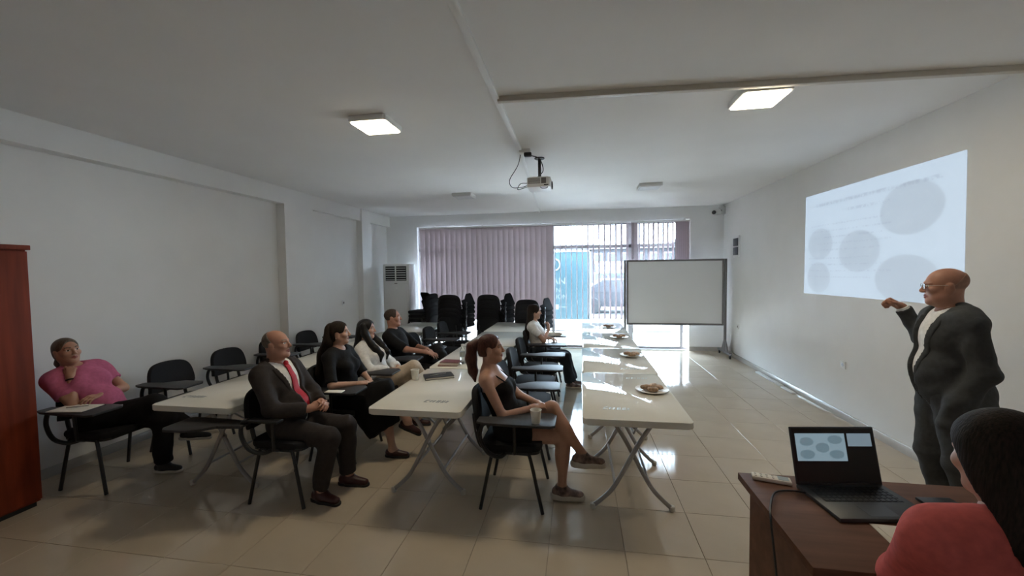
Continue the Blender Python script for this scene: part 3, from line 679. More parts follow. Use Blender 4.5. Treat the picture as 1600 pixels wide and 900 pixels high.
# ------------------------------------------------------------------ cups, plates, bottle, books
def cup(x, y, z, label):
    e = empty('paper_cup', (x, y, z), 0, label, 'cup')
    MB().lathe([(.026, 0), (.027, .002), (.037, .088), (.0355, .088), (.026, .006)], 20).obj('cup_wall', 'cup', e)
    MB().tube([(.0375 * math.cos(a), .0375 * math.sin(a), .089) for a in [k * PI / 10 for k in range(21)]], .0022, 6, False).obj('rim', 'cup', e)
cup(-1.455, 3.40, TZ, 'white paper cup on the middle table next to the woman in white')
cup(-.285, 2.635, .686, 'white paper cup on the chair tablet of the woman with the ponytail')
def pastry_mesh(seed):
    rnd = random.Random(seed); bm = bmesh.new(); bmesh.ops.create_icosphere(bm, subdivisions=3, radius=1.0)
    ph = [rnd.uniform(0, 6) for _ in range(6)]
    for v in bm.verts:
        c = v.co; k = 1 + .10 * math.sin(3 * c.x + ph[0]) * math.sin(4 * c.y + ph[1]) + .06 * math.sin(9 * c.x + ph[2]) * math.sin(8 * c.y + 7 * c.z + ph[3])
        s = Vector((math.copysign(abs(c.x) ** .75, c.x), math.copysign(abs(c.y) ** .75, c.y), math.copysign(abs(c.z) ** .7, c.z)))
        v.co = Vector((s.x * .044 * k, s.y * .027 * k, s.z * .018 * k))
    me = bpy.data.meshes.new('pastry'); bm.to_mesh(me); bm.free(); me.polygons.foreach_set('use_smooth', [True] * len(me.polygons)); me.materials.append(M['pastry']); return me
pme = [pastry_mesh(k) for k in range(4)]
plate_me = MB().lathe([(.065, 0), (.07, .002), (.100, .006), (.128, .016), (.127, .018), (.098, .009), (.065, .006)], 36).mesh('plate'); plate_me.materials.append(M['plate'])
PN = ['foremost table', 'second table', 'third table', 'last table']
for k, (x, y, n) in enumerate(((.57, 3.30, 4), (.58, 4.62, 3), (.565, 5.86, 3), (.49, 6.90, 3))):
    tag(link('plate', plate_me, None, None, (x, y, TZ)), 'white plate of pastries on the ' + PN[k] + ' by the projection wall', 'plate', 'plates of pastries')
    sp = [(-.045, .01, .028, .5), (.045, .015, .028, -.5), (.0, -.045, .026, .1), (.02, .04, .030, 1.3)]
    side = ['on the aisle side', 'on the wall side', 'at the front', 'at the back']
    for q in range(n):
        a = sp[q]; tag(link('pastry', pme[q], None, None, (x + a[0], y + a[1], TZ + a[2]), (0, 0, a[3])), 'brown baked pastry ' + side[q] + ' of the plate on the ' + PN[k], 'pastry', 'pastries on plates')
wbtl = empty('water_bottle', (-1.20, 4.05, TZ), 0, 'clear plastic water bottle on the middle row beside the red book', 'bottle')
MB().lathe([(.028, 0), (.032, .006), (.032, .06), (.030, .075), (.032, .09), (.032, .13), (.018, .165), (.013, .175), (.013, .19)], 20).obj('bottle_body', 'pet', wbtl)
MB().lathe([(.015, .186), (.0155, .188), (.0155, .205), (.014, .207)], 16).obj('bottle_cap', 'trunk', wbtl); MB().lathe([(.0325, .075), (.0325, .125), (.0320, .1255)], 20).obj('bottle_label', 'print_pale', wbtl)
for k, (m, l) in enumerate((('red_book', 'dark red notebook at the bottom of the pile by the water bottle'), ('paper', 'white booklet on the dark red notebook by the water bottle'), ('red_book', 'thin dark red booklet on top of the pile by the water bottle'))):
    b_ = empty('notebook', (-1.33 + .01 * k, 3.98 + .01 * k, TZ + .013 * k), .1 - .08 * k, l, 'book')
    MB().box(-.10, .10, -.07, .07, 0, .003).box(-.10, .10, -.07, .07, .0095, .0125).box(-.10, -.097, -.07, .07, 0, .0125).obj('cover', m, b_, smooth=False)
    MB().box(-.097, .097, -.067, .067, .003, .0095).obj('pages', 'paper', b_, smooth=False)
bagk = empty('notebook', (-1.27, 3.50, TZ), .5, 'black notebook with a pen on the middle table behind the cup', 'book')
MB().box(-.13, .13, -.08, .08, 0, .004).box(-.13, .13, -.08, .08, .018, .022).box(-.13, -.126, -.08, .08, 0, .022).obj('cover', 'black', bagk, smooth=False)
MB().box(-.125, .126, -.076, .076, .004, .018).obj('pages', 'paper', bagk, smooth=False); MB().tube([(-.08, -.02, .026), (.07, .02, .026)], .004, 8).obj('pen', 'silver', bagk)
tag(MB().box(-.075, .075, -.036, .036, 0, .008, bev=.003).obj('mobile_phone', 'paper', None, (-2.06, 3.11, .686), (0, 0, .1)), 'pale phone on the chair tablet of the woman in black', 'phone')
nbp = empty('open_notebook', (-3.80, 2.46, .686), .15, 'open notebook with pages under the elbow of the woman in pink', 'book')
MB().box(-.14, .14, -.09, .09, 0, .004).obj('cover', 'black', nbp, smooth=False); MB().box(-.135, .0, -.086, .086, .004, .010).obj('page', 'paper', nbp, smooth=False); MB().box(.002, .132, -.086, .086, .004, .008).obj('page', 'paper', nbp, smooth=False)
tag(MB().tube([(-3.86, 2.44, .70), (-3.74, 2.50, .702)], .004, 8).obj('pen', 'silver'), 'silver pen on the open notebook of the woman in pink', 'pen')
npk = bmesh.new(); bmesh.ops.create_icosphere(npk, subdivisions=3, radius=1.0)
for v in npk.verts:
    c = v.co; k = 1 + .25 * math.sin(5 * c.x + 2) * math.sin(6 * c.y) + .15 * math.sin(11 * c.z + 3 * c.x); v.co = Vector((c.x * .13 * k, c.y * .06 * k, c.z * .03 * k))
nme = bpy.data.meshes.new('crumpled_napkin'); npk.to_mesh(nme); npk.free(); nme.polygons.foreach_set('use_smooth', [True] * len(nme.polygons)); nme.materials.append(M['paper'])
tag(link('crumpled_napkin', nme, None, None, (-.38, 6.24, .715)), 'crumpled pale napkin on the empty chair tablet beyond the woman in white', 'napkin')

# ================================================================== people
# bodies are smooth unions of tapered limbs and ellipsoids meshed with surface nets
V3 = lambda *a: np.array(a[0] if len(a) == 1 else a, float)
nrm = lambda v: v / max(np.linalg.norm(v), 1e-9)
class C_:                              # tapered capsule; n,q: flattened by q along n; flat: flat end at b
    def __init__(s, a, b, ra, rb=None, n=None, q=1.0, k=None, off=0.0, flat=False):
        s.a, s.b, s.ra, s.rb = V3(a), V3(b), ra, ra if rb is None else rb
        s.n = None if n is None else nrm(V3(n)); s.q, s.k, s.off, s.flat = q, k, off, flat
    def bounds(s):
        r = max(s.ra, s.rb); return np.minimum(s.a, s.b) - r, np.maximum(s.a, s.b) + r
    def ev(s, X, Y, Z):
        dx, dy, dz = X - s.a[0], Y - s.a[1], Z - s.a[2]; ba = s.b - s.a
        if s.n is not None and s.q != 1.0:
            f = (1 / s.q - 1); c = dx * s.n[0] + dy * s.n[1] + dz * s.n[2]
            dx = dx + s.n[0] * c * f; dy = dy + s.n[1] * c * f; dz = dz + s.n[2] * c * f
            ba = ba + s.n * (ba @ s.n) * f
        L2 = max(ba @ ba, 1e-12); t = (dx * ba[0] + dy * ba[1] + dz * ba[2]) / L2; tc = np.clip(t, 0, 1)
        d = np.sqrt((dx - tc * ba[0]) ** 2 + (dy - tc * ba[1]) ** 2 + (dz - tc * ba[2]) ** 2) - (s.ra + (s.rb - s.ra) * tc)
        if s.flat: d = np.maximum(d, (t - 1) * math.sqrt(L2))
        return d
    def moved(s, T): return C_(T.p(s.a), T.p(s.b), s.ra * T.s, s.rb * T.s, None if s.n is None else T.v(s.n), s.q, None if s.k is None else s.k * T.s, s.off, s.flat)
    def grown(s, o): c = C_(s.a, s.b, s.ra + o, s.rb + o, s.n, s.q, s.k, s.off, s.flat); return c
class E_:
    def __init__(s, c, r, R=None, k=None):
        s.c, s.r, s.R, s.k = V3(c), V3(r), np.eye(3) if R is None else R, k
        s.off = 0.0
    def bounds(s):
        e = np.sqrt(((s.R * s.r[:, None]) ** 2).sum(0)); return s.c - e, s.c + e
    def ev(s, X, Y, Z):
        dx, dy, dz = X - s.c[0], Y - s.c[1], Z - s.c[2]; k0 = 0; k1 = 0
        for i in range(3):
            u = dx * s.R[i, 0] + dy * s.R[i, 1] + dz * s.R[i, 2]; k0 = k0 + (u / s.r[i]) ** 2; k1 = k1 + (u / s.r[i] ** 2) ** 2
        k0 = np.sqrt(k0); k1 = np.sqrt(k1); return k0 * (k0 - 1) / np.maximum(k1, 1e-6)
    def moved(s, T): return E_(T.p(s.c), s.r * T.s, np.array([T.v(a) for a in s.R]), None if s.k is None else s.k * T.s)
    def grown(s, o): return E_(s.c, s.r + o, s.R, s.k)
class T_:                              # similarity transform: local axes ex, ey, ez at origin o, scale s
    def __init__(s, o, ex, ey, ez, sc_=1.0): s.o, s.A, s.s = V3(o), np.array([ex, ey, ez]).T, sc_
    def p(s, v): return s.o + s.A @ (V3(v) * s.s)
    def v(s, v): return s.A @ V3(v)
    def inv(s, X, Y, Z):
        dx, dy, dz = X - s.o[0], Y - s.o[1], Z - s.o[2]
        return [(dx * s.A[0, i] + dy * s.A[1, i] + dz * s.A[2, i]) / s.s for i in range(3)]

def smin(a, b, k):
    h = np.maximum(k - np.abs(a - b), 0) / k; return np.minimum(a, b) - h * h * k * .25
def smax(a, b, k): return -smin(-a, -b, k)

def eval_at(prims, P, k=.03, off=0.0):
    P = np.atleast_2d(P); D = np.full(len(P), 1.0)
    for p in prims: D = smin(D, p.ev(P[:, 0], P[:, 1], P[:, 2]) - off, p.k or k)
    return D

def solid(prims, h, k=.03, off=0.0, subs=(), cuts=(), lo=None, hi=None):
    bs = [p.bounds() for p in prims]
    if lo is None: lo = np.min([b[0] for b in bs], 0) - off - 3 * h
    if hi is None: hi = np.max([b[1] for b in bs], 0) + off + 3 * h
    n = np.maximum(np.ceil((hi - lo) / h).astype(int) + 1, 4)
    ax = [(lo[i] + h * np.arange(n[i])).astype(np.float32) for i in range(3)]
    D = np.full(n, .25, np.float32)
    def sl(b, pad):
        out = []
        for i in range(3):
            a = max(0, int((b[0][i] - pad - lo[i]) / h)); e = min(n[i], int((b[1][i] + pad - lo[i]) / h) + 2)
            if e - a < 1: return None
            out.append(slice(a, e))
        return tuple(out)
    def grid(s): return ax[0][s[0]][:, None, None], ax[1][s[1]][None, :, None], ax[2][s[2]][None, None, :]
    for p in prims:
        kk = p.k or k; s = sl(p.bounds(), kk + off + 2 * h)
        if s is None: continue
        D[s] = smin(D[s], p.ev(*grid(s)) - off - p.off, kk)
    for p in subs:
        kk = p.k or .008; s = sl(p.bounds(), kk + 2 * h)
        if s is None: continue
        D[s] = smax(D[s], -p.ev(*grid(s)), kk)
    full = (slice(None),) * 3
    for c in cuts: D = np.maximum(D, c(*grid(full)).astype(np.float32) + 0 * D)
    return surfnet(D, lo, h)

_CORN = [(i, j, k) for i in (0, 1) for j in (0, 1) for k in (0, 1)]
_EDGE = [(a, b) for a in _CORN for b in _CORN if sum(abs(x - y) for x, y in zip(a, b)) == 1 and a < b]
def surfnet(D, lo, h):
    D[0], D[-1] = np.maximum(D[0], 1e-3), np.maximum(D[-1], 1e-3)
    D[:, 0], D[:, -1] = np.maximum(D[:, 0], 1e-3), np.maximum(D[:, -1], 1e-3)
    D[:, :, 0], D[:, :, -1] = np.maximum(D[:, :, 0], 1e-3), np.maximum(D[:, :, -1], 1e-3)
    S = D < 0; nx, ny, nz = D.shape
    cs = sum(S[i:nx - 1 + i, j:ny - 1 + j, k:nz - 1 + k].astype(np.int8) for i, j, k in _CORN)
    act = (cs > 0) & (cs < 8); idx = np.full(act.shape, -1, np.int64); N = int(act.sum()); idx[act] = np.arange(N)
    ci, cj, ck = np.nonzero(act); acc = np.zeros((N, 3)); cn = np.zeros(N)
    for a, b in _EDGE:
        d1 = D[ci + a[0], cj + a[1], ck + a[2]]; d2 = D[ci + b[0], cj + b[1], ck + b[2]]; m = (d1 < 0) != (d2 < 0)
        t = (d1 / np.where(d1 == d2, 1, d1 - d2))[m]
        acc[m] += np.array(a) + t[:, None] * (np.array(b) - np.array(a)); cn[m] += 1
    v = lo + h * (np.stack([ci, cj, ck], 1) + acc / np.maximum(cn, 1)[:, None]); F = []
    for axs in range(3):
        o1, o2 = [(1, 2), (2, 0), (0, 1)][axs]
        s0 = [slice(None)] * 3; s1 = [slice(None)] * 3; s0[axs] = slice(0, -1); s1[axs] = slice(1, None)
        for q in (o1, o2): s0[q] = slice(1, -1); s1[q] = slice(1, -1)
        A, B = S[tuple(s0)], S[tuple(s1)]
        for cond, flip in ((A & ~B, False), (~A & B, True)):
            e = np.array(np.nonzero(cond)).T
            if not len(e): continue
            for q in (o1, o2): e[:, q] += 1
            qs = []
            for da, db in ((1, 1), (0, 1), (0, 0), (1, 0)):
                c = e.copy(); c[:, o1] -= da; c[:, o2] -= db; qs.append(idx[c[:, 0], c[:, 1], c[:, 2]])
            q4 = np.stack(qs, 1); F.append(q4[:, ::-1] if flip else q4)
    return v, (np.concatenate(F) if F else np.zeros((0, 4), int))

def mesh_np(name, parts, mats, mi=None):
    vs, fs, off = [], [], 0
    for v, f in parts: vs.append(v); fs.append(f + off); off += len(v)
    v = np.concatenate(vs).astype(np.float32); f = np.concatenate(fs).astype(np.int32)
    me = bpy.data.meshes.new(name); me.vertices.add(len(v)); me.vertices.foreach_set('co', v.ravel())
    me.loops.add(f.size); me.loops.foreach_set('vertex_index', f.ravel())
    me.polygons.add(len(f)); me.polygons.foreach_set('loop_start', np.arange(0, f.size, 4, dtype=np.int32))
    me.polygons.foreach_set('use_smooth', np.ones(len(f), bool))
    for m in mats: me.materials.append(M[m])
    if mi is not None: me.polygons.foreach_set('material_index', np.asarray(mi, np.int32))
    me.update(calc_edges=True); return me

def wrinkle(v, f, amp, seed):
    n = np.zeros_like(v); a = np.cross(v[f[:, 2]] - v[f[:, 0]], v[f[:, 3]] - v[f[:, 1]])
    for q in range(4): np.add.at(n, f[:, q], a)
    n /= np.maximum(np.linalg.norm(n, axis=1), 1e-9)[:, None]; rs = np.random.RandomState(seed); w = np.zeros(len(v))
    for i in range(7):
        d = rs.normal(size=3); d /= np.linalg.norm(d); d2 = rs.normal(size=3)
        w += np.sin(v @ d * rs.uniform(22, 62) + 1.3 * np.sin(v @ d2 * 9 + rs.uniform(0, 6)) + rs.uniform(0, 6)) * rs.uniform(.4, 1)
    return v + n * (np.maximum(w, -1.2) * amp * .45)[:, None]
def ik(S, Tt, l1, l2, pole):
    S, Tt = V3(S), V3(Tt); d = Tt - S; L = np.linalg.norm(d)
    if L > (l1 + l2) * .995: Tt = S + d / L * (l1 + l2) * .995; d = Tt - S; L = np.linalg.norm(d)
    u = d / L; x = (l1 * l1 - l2 * l2 + L * L) / (2 * L); hgt = math.sqrt(max(l1 * l1 - x * x, 0)); p = V3(pole) - u * (V3(pole) @ u)
    return S + u * x + nrm(p) * hgt, Tt

FING = [(.027, .088, (.040, .024, .019)), (.009, .092, (.044, .027, .020)), (-.009, .088, (.040, .025, .019)), (-.026, .079, (.031, .019, .017))]
def hand_prims(T, curl=(25, 30, 20), thumb=.5, spread=.0):
    P = [C_((0, -.02, 0), (0, .02, 0), .024, .026, (0, 0, 1), .72, .012)]
    for i, (x, y, ph) in enumerate(FING):
        P.append(C_((x * .55, .012, 0), (x, y, 0), .0135, .0105, k=.012))
        a = 0.0; p = V3(x, y, 0); cu = curl[i] if isinstance(curl[0], (tuple, list)) else curl
        for j, L in enumerate(ph):
            a += math.radians(cu[j]); d = V3(math.sin(spread * x / .027), math.cos(a), -math.sin(a)); d = nrm(d)
            q = p + d * L; P.append(C_(p, q, .0096 - .0009 * j, .0088 - .0010 * j, k=.004)); p = q
    b = V3(.016, .018, -.008); m1 = V3(.036 + .006 * thumb, .050, -.012 - .012 * (1 - thumb)); m2 = m1 + V3(.010 * thumb, .032, -.010 * (1 - thumb)); m3 = m2 + V3(-.004, .026, -.006 * (1 - thumb))
    P += [C_(b, m1, .0155, .012, k=.012), C_(m1, m2, .0115, .0098, k=.005), C_(m2, m3, .0098, .0078, k=.004)]
    return [p.moved(T) for p in P]

def head_prims(T, fem=False, jowl=0.0):
    P = [E_((0, -.012, .036), (.073, .094, .079)), E_((0, .018, -.018), (.064, .074, .088), k=.03),
         C_((0, .040, -.070), (0, .064, -.090), .040, .024, k=.03)]
    for s in (-1, 1):
        P += [C_((s * .048, -.004, -.050), (s * .018, .060, -.092), .020, .016, k=.03), E_((s * .040, .058, -.022), (.026, .026, .024), k=.02),
              C_((s * .012, .084, .0235), (s * .042, .074, .021), .011 if not fem else .009, .009, k=.012),
              E_((s * .031, .0765, .006), (.0135, .0125, .0115), k=.004), E_((s * .0095, .099, -.030), (.0085, .010, .0075), k=.006),
              E_((s * .074, -.008, -.008), (.008, .021, .032), k=.006), E_((s * .078, -.014, .006), (.007, .012, .016), k=.006),
              C_((0, .0905, -.0555), (s * .020, .082, -.0575), .0062, .0042, k=.006), C_((0, .0890, -.0655), (s * .017, .081, -.0635), .0072, .0046, k=.006)]
        if jowl: P.append(E_((s * .045, .030, -.070), (.028, .035, .032), k=.03))
    P += [C_((0, .086, .018), (0, .107, -.024), .0065, .0115, k=.010), E_((0, .071, -.098), (.018, .013, .014), k=.015)]
    S = [E_((s * .032, .0945, .004), (.017, .012, .0085), k=.010) for s in (-1, 1)] + [C_((-.017, .0945, -.0603), (.017, .0945, -.0603), .0026, k=.003)]
    return [p.moved(T) for p in P], [p.moved(T) for p in S]

FACE_MATS = ['lip', 'eye', 'iris', 'brow']
def face_mi(v, f, T):
    c = v[f].mean(1); x, y, z = T.inv(c[:, 0], c[:, 1], c[:, 2]); ax_ = np.abs(x); mi = np.zeros(len(f), int); fr = y > .055
    mi[fr & ((x / .023) ** 2 + ((z + .0603) / .0115) ** 2 < 1) & (y > .075)] = 1
    mi[fr & (((ax_ - .0315) / .0145) ** 2 + ((z - .0055) / .0062) ** 2 < 1)] = 2
    mi[fr & (((ax_ - .0315) / .0068) ** 2 + ((z - .0055) / .0066) ** 2 < 1)] = 3
    mi[fr & (np.abs(z - .0265 - .006 * np.sin((ax_ - .012) * 60)) < .0042) & (ax_ > .012) & (ax_ < .048)] = 4
    return mi

PEOPLE = []
WR = dict(jacket=.0045, trousers=.0055, shirt=.003, blouse=.0055, t_shirt=.0055, dress_top=.004, skirt=.007, dress=.003)
class Person:
    def __init__(s, label, loc, rz, skin='skin_b', brow='hair_dark', h=1.0, fem=False, lean=10, side=0, pelvis=(0, -.04, .545), head=(0, 0, 0), fwd=.03,
                 R=None, L=None, legR=None, legL=None, belly=0.0, sh=.175, stand=False, bulk=1.0, jowl=0.0, neck_r=.052, twist=0.0, headoff=(0, 0, 0)):
        s.e = empty('person', loc, rz, label, 'person'); s.h, s.fem = h, fem
        s.pel = V3(pelvis); la, sa = math.radians(lean), math.radians(side)
        s.u = nrm(V3(math.tan(sa), -math.sin(la), math.cos(la)))              # up along the spine
        s.f = nrm(V3(0, 1, 0) - s.u * s.u[1]); s.x = np.cross(s.f, s.u)        # chest front, chest right
        if twist:
            t = math.radians(twist); s.f, s.x = nrm(s.f * math.cos(t) + s.x * math.sin(t)), nrm(s.x * math.cos(t) - s.f * math.sin(t))
        s.R3 = np.array([s.x, s.f, s.u]); at = lambda a, b, c: s.pel + (s.x * a + s.f * b + s.u * c) * h
        s.at = at; b = bulk
        w = .88 if fem else 1.0
        s.torso = [E_(at(0, .00, .02), V3(.165 if fem else .158, .118 * b, .125) * h, s.R3), E_(at(0, .005, .17), V3(.128 * w * b, .098 * b, .15) * h, s.R3),
                   E_(at(0, .00, .325), V3(.160 * w, .108 * b, .165) * h, s.R3), C_(at(-.10, -.02, .42), at(.10, -.02, .42), .075 * h, None, s.f, .9)]
        if belly: s.torso.append(E_(at(0, .045 + .03 * belly, .12), V3(.135, .10 + .03 * belly, .135) * h, s.R3))
        if fem: s.torso += [E_(at(q * .068, .085, .305), V3(.060, .052, .058) * h, s.R3, k=.04) for q in (-1, 1)]
        s.shR, s.shL = at(sh, -.01, .435), at(-sh, -.01, .435); s.neck = at(0, -.015, .50)
        s.torso += [C_(at(0, -.02, .47), at(q * sh * .8, -.015, .445), .050 * h, .048 * h, k=.05) for q in (-1, 1)]
        s.hc = s.neck + s.u * .045 * h + V3(0, 0, .11 * h) + s.f * fwd * h + V3(headoff)
        ya, pa, ra = [math.radians(a) for a in head]                            # yaw to the person's left, pitch up, roll
        Rz = Matrix.Rotation(ya, 3, 'Z') @ Matrix.Rotation(pa, 3, 'X') @ Matrix.Rotation(ra, 3, 'Y')
        A = np.array(Rz); hs = h * (.95 if fem else 1.0); s.TH = T_(s.hc, A[:, 0], A[:, 1], A[:, 2], hs)
        s.neckp = [C_(s.neck - s.u * .04 * h, s.TH.p((0, -.02, -.055)), (neck_r + .006) * h, neck_r * h, k=.04)]
        s.arms = {}; s.hands = {}
        for sd, spec, S in (('R', R, s.shR), ('L', L, s.shL)):
            spec = spec or {}; sg = 1 if sd == 'R' else -1
            w_ = V3(spec.get('w', (sg * .25, .15, .70))); el, w_ = ik(S, w_, .285 * h, .25 * h, spec.get('pole', (sg * .6, -.5, -.6)))
            k = .88 if fem else 1.0
            fy = nrm(V3(spec['fy']) if 'fy' in spec else w_ - el); fz = V3(spec.get('fz', (0, 0, 1))); fz = nrm(fz - fy * (fz @ fy)); tx = np.cross(fy, fz) * (-1 if sd == 'R' else 1)
            Th = T_(w_, tx, fy, fz, h * (.92 if fem else 1.02))
            s.arms[sd] = (S, el, w_, [C_(S, el, .048 * h * k * b, .040 * h * k, k=.03), C_(el, w_, .040 * h * k, .0265 * h * k, k=.02)])
            s.hands[sd] = (Th, hand_prims(Th, spec.get('curl', (25, 30, 20)), spec.get('thumb', .5), spec.get('spread', .12)))
        s.legs = {}
        for sd, spec in (('R', legR), ('L', legL)):
            spec = spec or {}; sg = 1 if sd == 'R' else -1
            hip = s.pel + V3(sg * .088, .01, -.02) * h
            an = V3(spec.get('a', (sg * .10, .40, .085))); kn, an = ik(hip, an, .43 * h, .415 * h, spec.get('pole', (0, .6, 1)))
            toe = nrm(V3(spec.get('toe', (sg * .1, 1, 0)))); up = nrm(V3(spec.get('sup', (0, 0, 1)))); up = nrm(up - toe * (up @ toe)); sx = np.cross(toe, up)
            k = .95 if fem else 1.0
            calf = E_(kn + (an - kn) * .32 - nrm(np.cross(sx, an - kn)) * .012, V3(.048, .050, .12) * h * k, np.array([sx, nrm(np.cross(nrm(an - kn), sx)), nrm(an - kn)]), k=.05)
            s.legs[sd] = (hip, kn, an, [C_(hip, kn, .086 * h * b, .057 * h * k, k=.05), C_(kn, an, .053 * h * k, .036 * h * k, k=.03), calf],
                          T_(an, sx, toe, up, h * (.92 if fem else 1.0)))
        s.skin = skin
        PEOPLE.append(s)
        # ---- body mesh: coarse trunk and limbs, fine head and hands from the same field
        core = s.torso + s.neckp + s.arms['R'][3] + s.arms['L'][3] + s.legs['R'][3] + s.legs['L'][3]
        for sd in 'RL':
            T = s.legs[sd][4]; core += [p.moved(T) for p in s.foot_prims(0.0)]
        hp, hsub = head_prims(s.TH, fem, jowl); nk = s.TH.p((0, -.02, -.115)); nu = nrm(s.TH.p((0, -.02, -.055)) - s.neck)
        parts = [solid(core, .0105, cuts=[lambda X, Y, Z: (X - nk[0]) * nu[0] + (Y - nk[1]) * nu[1] + (Z - nk[2]) * nu[2] - .012])]
        v, f = solid(hp + s.neckp, .0036 * h, k=.02, subs=hsub, cuts=[lambda X, Y, Z: -((X - nk[0]) * nu[0] + (Y - nk[1]) * nu[1] + (Z - nk[2]) * nu[2]) - .012],
                     lo=s.hc - .17 * h, hi=s.hc + .16 * h)
        parts.append((v, f)); mi = [np.zeros(len(parts[0][1]), int), face_mi(v, f, s.TH)]
        for sd in 'RL':
            Th, pr = s.hands[sd]; S, el, w_, ap = s.arms[sd]; ud = nrm(w_ - el); w0 = w_ - ud * .03
            v, f = solid(pr + [ap[1]], .0042, k=.012, cuts=[lambda X, Y, Z: -((X - w0[0]) * ud[0] + (Y - w0[1]) * ud[1] + (Z - w0[2]) * ud[2])], lo=w_ - .20, hi=w_ + .20)
            parts.append((v, f)); mi.append(np.zeros(len(f), int))
        me = mesh_np('body', parts, [skin, 'lip', 'eye', 'iris', brow], np.concatenate(mi)); s.body = link('body', me, None, s.e)
    def foot_prims(s, g):
        return [C_((0, -.035, -.050), (0, .02, -.045), .033 + g, .034 + g, k=.03), C_((0, .02, -.045), (-.004, .135, -.062), .034 + g, .022 + g, (0, 0, 1), .85, k=.03), C_((0, 0, 0), (0, .02, -.045), .036 + g, .034 + g, k=.03)]
    def add(s, name, prims, m, h=.009, k=.03, off=0.0, subs=(), cuts=(), parent=None, label=None):
        v, f = solid(prims, h, k, off, subs, cuts)
        if len(f) == 0: return None
        if name in WR: v = wrinkle(v, f, WR[name], len(v) % 991)
        o = link(name, mesh_np(name, [(v, f)], [m]), None, parent or s.e)
        if label: o['label'] = label
        return o
    def tor(s, X, Y, Z):
        dx, dy, dz = X - s.pel[0], Y - s.pel[1], Z - s.pel[2]
        return [(dx * a[0] + dy * a[1] + dz * a[2]) / s.h for a in (s.x, s.f, s.u)]
    def sleeve(s, sd, t, g):                      # t in 0..2: 1 = elbow, 2 = wrist
        S, el, w_, _ = s.arms[sd]; k = .88 if s.fem else 1.0
        if t <= 1: return [C_(S, S + (el - S) * t, (.050 * k + g) * s.h, (.045 * k + g * 1.25) * s.h, flat=True)]
        return [C_(S, el, (.050 * k + g) * s.h, (.043 * k + g) * s.h), C_(el, el + (w_ - el) * (t - 1), (.042 * k + g) * s.h, (.031 * k + g) * s.h, flat=True)]
    def neck_cut(s, r, fwd=.03, up=.045): return [E_(s.at(0, fwd, .50 + up), V3(r, r * 1.05, r) * s.h, s.R3, k=.01)]
    def hem(s, c): return lambda X, Y, Z: (c - s.tor(X, Y, Z)[2]) * s.h
    def top(s, name, m, g=.012, sleeve=1.5, neck=.07, hem=-.06, extra=(), label=None, fwd=.03, h=.009):
        pr = [p.grown(g) for p in s.torso] + (s.sleeve('R', sleeve, g) + s.sleeve('L', sleeve, g) if sleeve else []) + list(extra)
        return s.add(name, pr, m, h, .035, subs=s.neck_cut(neck, fwd), cuts=[s.hem(hem)], label=label)
    def jacket(s, m, g=.026, top_w=.072, btn=.12, hem=-.10, open_w=.05, sleeve=1.93, extra=()):
        pr = [p.grown(g) for p in s.torso + s.neckp[:0]] + s.sleeve('R', sleeve, .016) + s.sleeve('L', sleeve, .016) + list(extra)
        pr.append(C_(s.at(-.05, -.05, .50), s.at(.05, -.05, .50), .045 * s.h, None, k=.04))
        def vee(u): return np.where(u > btn, top_w * np.clip((u - btn) / (.50 - btn), 0, 1) + .006, .004 + open_w * np.clip((btn - u) / .3, 0, 1))
        def cutv(X, Y, Z):
            x, f, u = s.tor(X, Y, Z); return -np.maximum(np.abs(x) - vee(u), -(f + .0)) * s.h
        j = s.add('jacket', pr, m, .009, .035, subs=s.neck_cut(.064, .015, .02), cuts=[cutv, s.hem(hem)])
        pr2 = [p.grown(g + .005) for p in s.torso]
        def cutl(X, Y, Z):
            x, f, u = s.tor(X, Y, Z); t = np.clip((u - btn) / (.46 - btn), 0, 1); w = vee(u)
            return np.maximum(np.maximum(w + .002 - np.abs(x), np.abs(x) - (w + .012 + .050 * t * (1.15 - t * .55))), np.maximum(-(f - .02), np.maximum(btn - u, u - .47))) * s.h
        s.add('lapel', pr2, m, .007, .035, cuts=[cutl], parent=j); return j
    def front(s, prims, x, u, off=0.0):           # distance of the chest surface along the front axis
        fs = np.linspace(.28, .0, 57); P = np.array([s.at(x, f, u) for f in fs]); d = eval_at(prims, P, .035, off); i = np.argmax(d < 0); return fs[i]
    def tie(s, m, prims, off, u0=.475, u1=.10):
        n = 14; mb = MB(); rows = []
        for i in range(n + 1):
            t = i / n; u = u0 + (u1 - u0) * t; w = (.020 if i else .022) + .020 * min(1, t * 1.15); w = w if i < n else .004
            f = s.front(prims, 0, u, off) + .007 + (.010 if i < 2 else 0)
            rows.append([[mb.bm.verts.new(s.at(q * w, f + d - abs(q) * .004, u)) for q in (-1, -.4, .4, 1)] for d in (0, .007)])
        for a, b in zip(rows, rows[1:]):
            for d in (0, 1):
                for q in range(3): mb.bm.faces.new((a[d][q], a[d][q + 1], b[d][q + 1], b[d][q]))
            for q in (0, 3): mb.bm.faces.new((a[0][q], a[1][q], b[1][q], b[0][q]))
        o = mb.obj('tie', m, s.e, angle=60); s.add('tie_knot', [C_(s.at(0, s.front(prims, 0, u0, off) + .014, u0 + .012), s.at(0, s.front(prims, 0, u0, off) + .014, u0 - .022), .023 * s.h, .014 * s.h, s.f, .7)], m, .004, parent=o); return o
    def trousers(s, m, g=.016, cuff=.0, hem=.97, waist=.13):
        pr = [p.grown(g * .8) for p in s.torso[:1]]
        for sd in 'RL':
            hip, kn, an, _, T = s.legs[sd]
            pr += [C_(hip, kn, .088 * s.h + g, .062 * s.h + g, k=.05), C_(kn, kn + (an - kn) * hem, .060 * s.h + g, (.048 + cuff) * s.h + g * .8, k=.03, flat=True)]
        w = waist
        return s.add('trousers', pr, m, .009, .04, cuts=[lambda X, Y, Z: (s.tor(X, Y, Z)[2] - w) * s.h])
